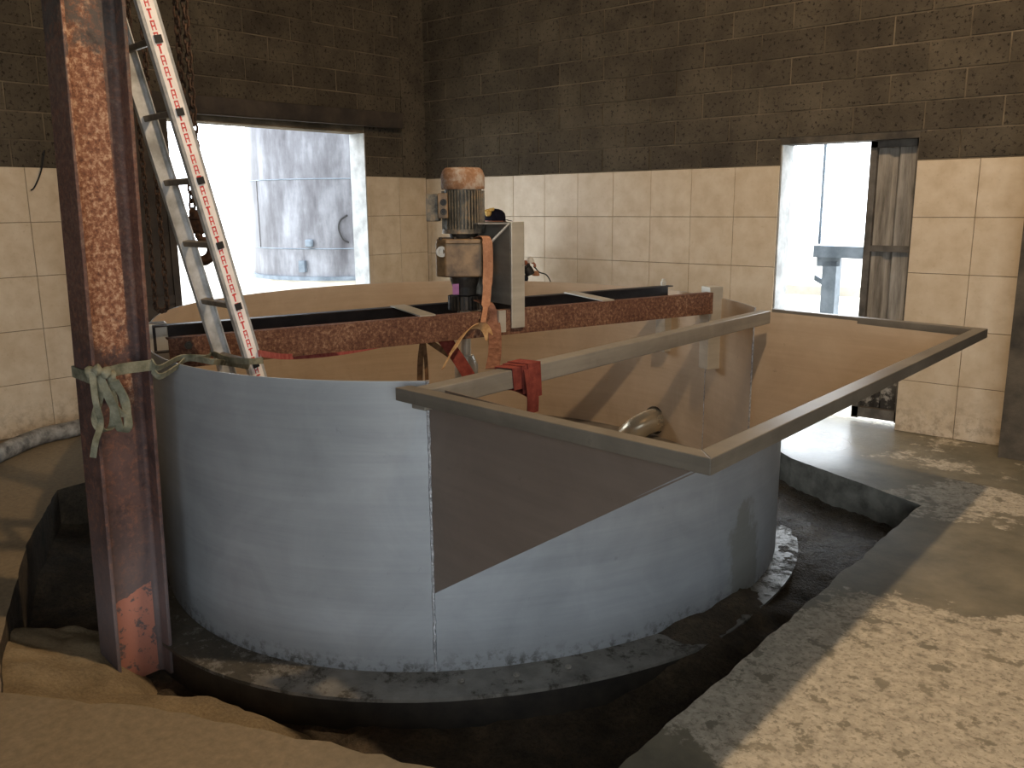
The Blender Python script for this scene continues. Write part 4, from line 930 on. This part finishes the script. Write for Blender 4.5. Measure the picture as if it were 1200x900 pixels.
# ================================================================== OUTSIDE
# silo seen through the left opening
sc_ = Vector((-5.2, 3.2, 0)); sr = 1.75
silo = thing('metal_silo', (sc_.x, sc_.y, -0.15), 'tall streaked grey metal silo standing outside the wide opening', 'silo')
MB().lathe(sc_, [(sr, 0.62), (sr, 6.5)], 72).build('wall', M['silo'], silo, smooth=True)
MB().lathe(sc_, [(sr+0.06, 0.56), (sr+0.06, 0.62)], 72).build('base_ring', M['galv'], silo)
MB().lathe(sc_, [(sr+0.02, -0.15), (sr+0.02, 0.56)], 72).build('plinth', M['ground'], silo)
for z in (1.05, 2.13, 3.2, 4.3): MB().lathe(sc_, [(sr+0.006, z), (sr+0.012, z+0.008), (sr+0.006, z+0.016)], 72).build('seam', M['galv'], silo)
def on_silo(x, y):
    d = ray(x, y); o = CAM; a = d.x**2+d.y**2; bq = 2*((o.x-sc_.x)*d.x+(o.y-sc_.y)*d.y); c = (o.x-sc_.x)**2+(o.y-sc_.y)**2-sr*sr
    disc = bq*bq-4*a*c; t = (-bq-math.sqrt(max(disc, 0)))/(2*a); return o + d*t
pb = on_silo(364, 285); nr = Vector((pb.x-sc_.x, pb.y-sc_.y, 0)).normalized(); tg = Z.cross(nr)
MB().box(pb + nr*0.05, (0.11, 0.10, 0.12), (tg, nr, Z)).build('valve_box', M['galv'], silo, bevel=0.02)
pb = on_silo(356, 312); MB().box(pb + nr*0.04, (0.10, 0.08, 0.18), (tg, nr, Z)).build('lug', M['galv'], silo)
pb = on_silo(303, 250); nr2 = Vector((pb.x-sc_.x, pb.y-sc_.y, 0)).normalized()
MB().bar(Vector((pb.x, pb.y, 1.05)), Vector((pb.x, pb.y, 2.13)), Z.cross(nr2)*0.012, nr2*0.012).build('seam', M['dark_iron'], silo)
cl = [on_silo(x, y) + nr*0.03 for x, y in ((408, 252), (400, 258), (398, 268), (403, 280), (410, 284))]
MB().tube(smooth_path(cl, 6), 0.014, 6).build('cable_loop', M['black'], silo)
# steel stand outside the back door
ps = ony(972, 356, 3.2); gz = -0.15
stand = thing('steel_stand', (ps.x, ps.y, gz), 'bluish galvanised steel stand outside the narrow doorway', 'stand')
MB().box((ps.x, ps.y, (ps.z-0.3+ony(972, 306, 3.2).z)/2), (0.16, 0.16, ony(972, 306, 3.2).z-ps.z+0.3+0.02)).build('post', M['galv'], stand)
MB().box((ps.x, ps.y, gz+0.03), (0.34, 0.34, 0.06)).build('foot_plate', M['galv'], stand)
q0, q1 = ony(957, 294, 3.2), ony(1030, 297, 3.2)
MB().bar(q0, q1 + X*0.4, Y*0.2, Z*0.13).build('beam', M['galv'], stand)
MB().prism([ony(957, 288, 3.12), ony(985, 290, 3.12), ony(984, 312, 3.12), ony(957, 312, 3.12)], Y*0.05).build('gusset', M['galv'], stand)
MB().bar(ony(955, 325, 3.25), ony(968, 333, 3.25), Y*0.05, Z*0.06).build('strut', M['galv'], stand)
u0 = ony(960, 286, 3.2); MB().tube([u0, u0 + Z*2.6], 0.018, 8).build('riser', M['galv'], stand)
k0, k1 = ony(930, 341, 4.2), ony(1040, 341, 4.2)
tag(MB().bar(k0 - X*2, k1 + X*2, Y*0.2, Z*0.12).add([], []).build('kerb_wall', M['ground']), 'low pale kerb wall outside beyond the steel stand', 'wall')
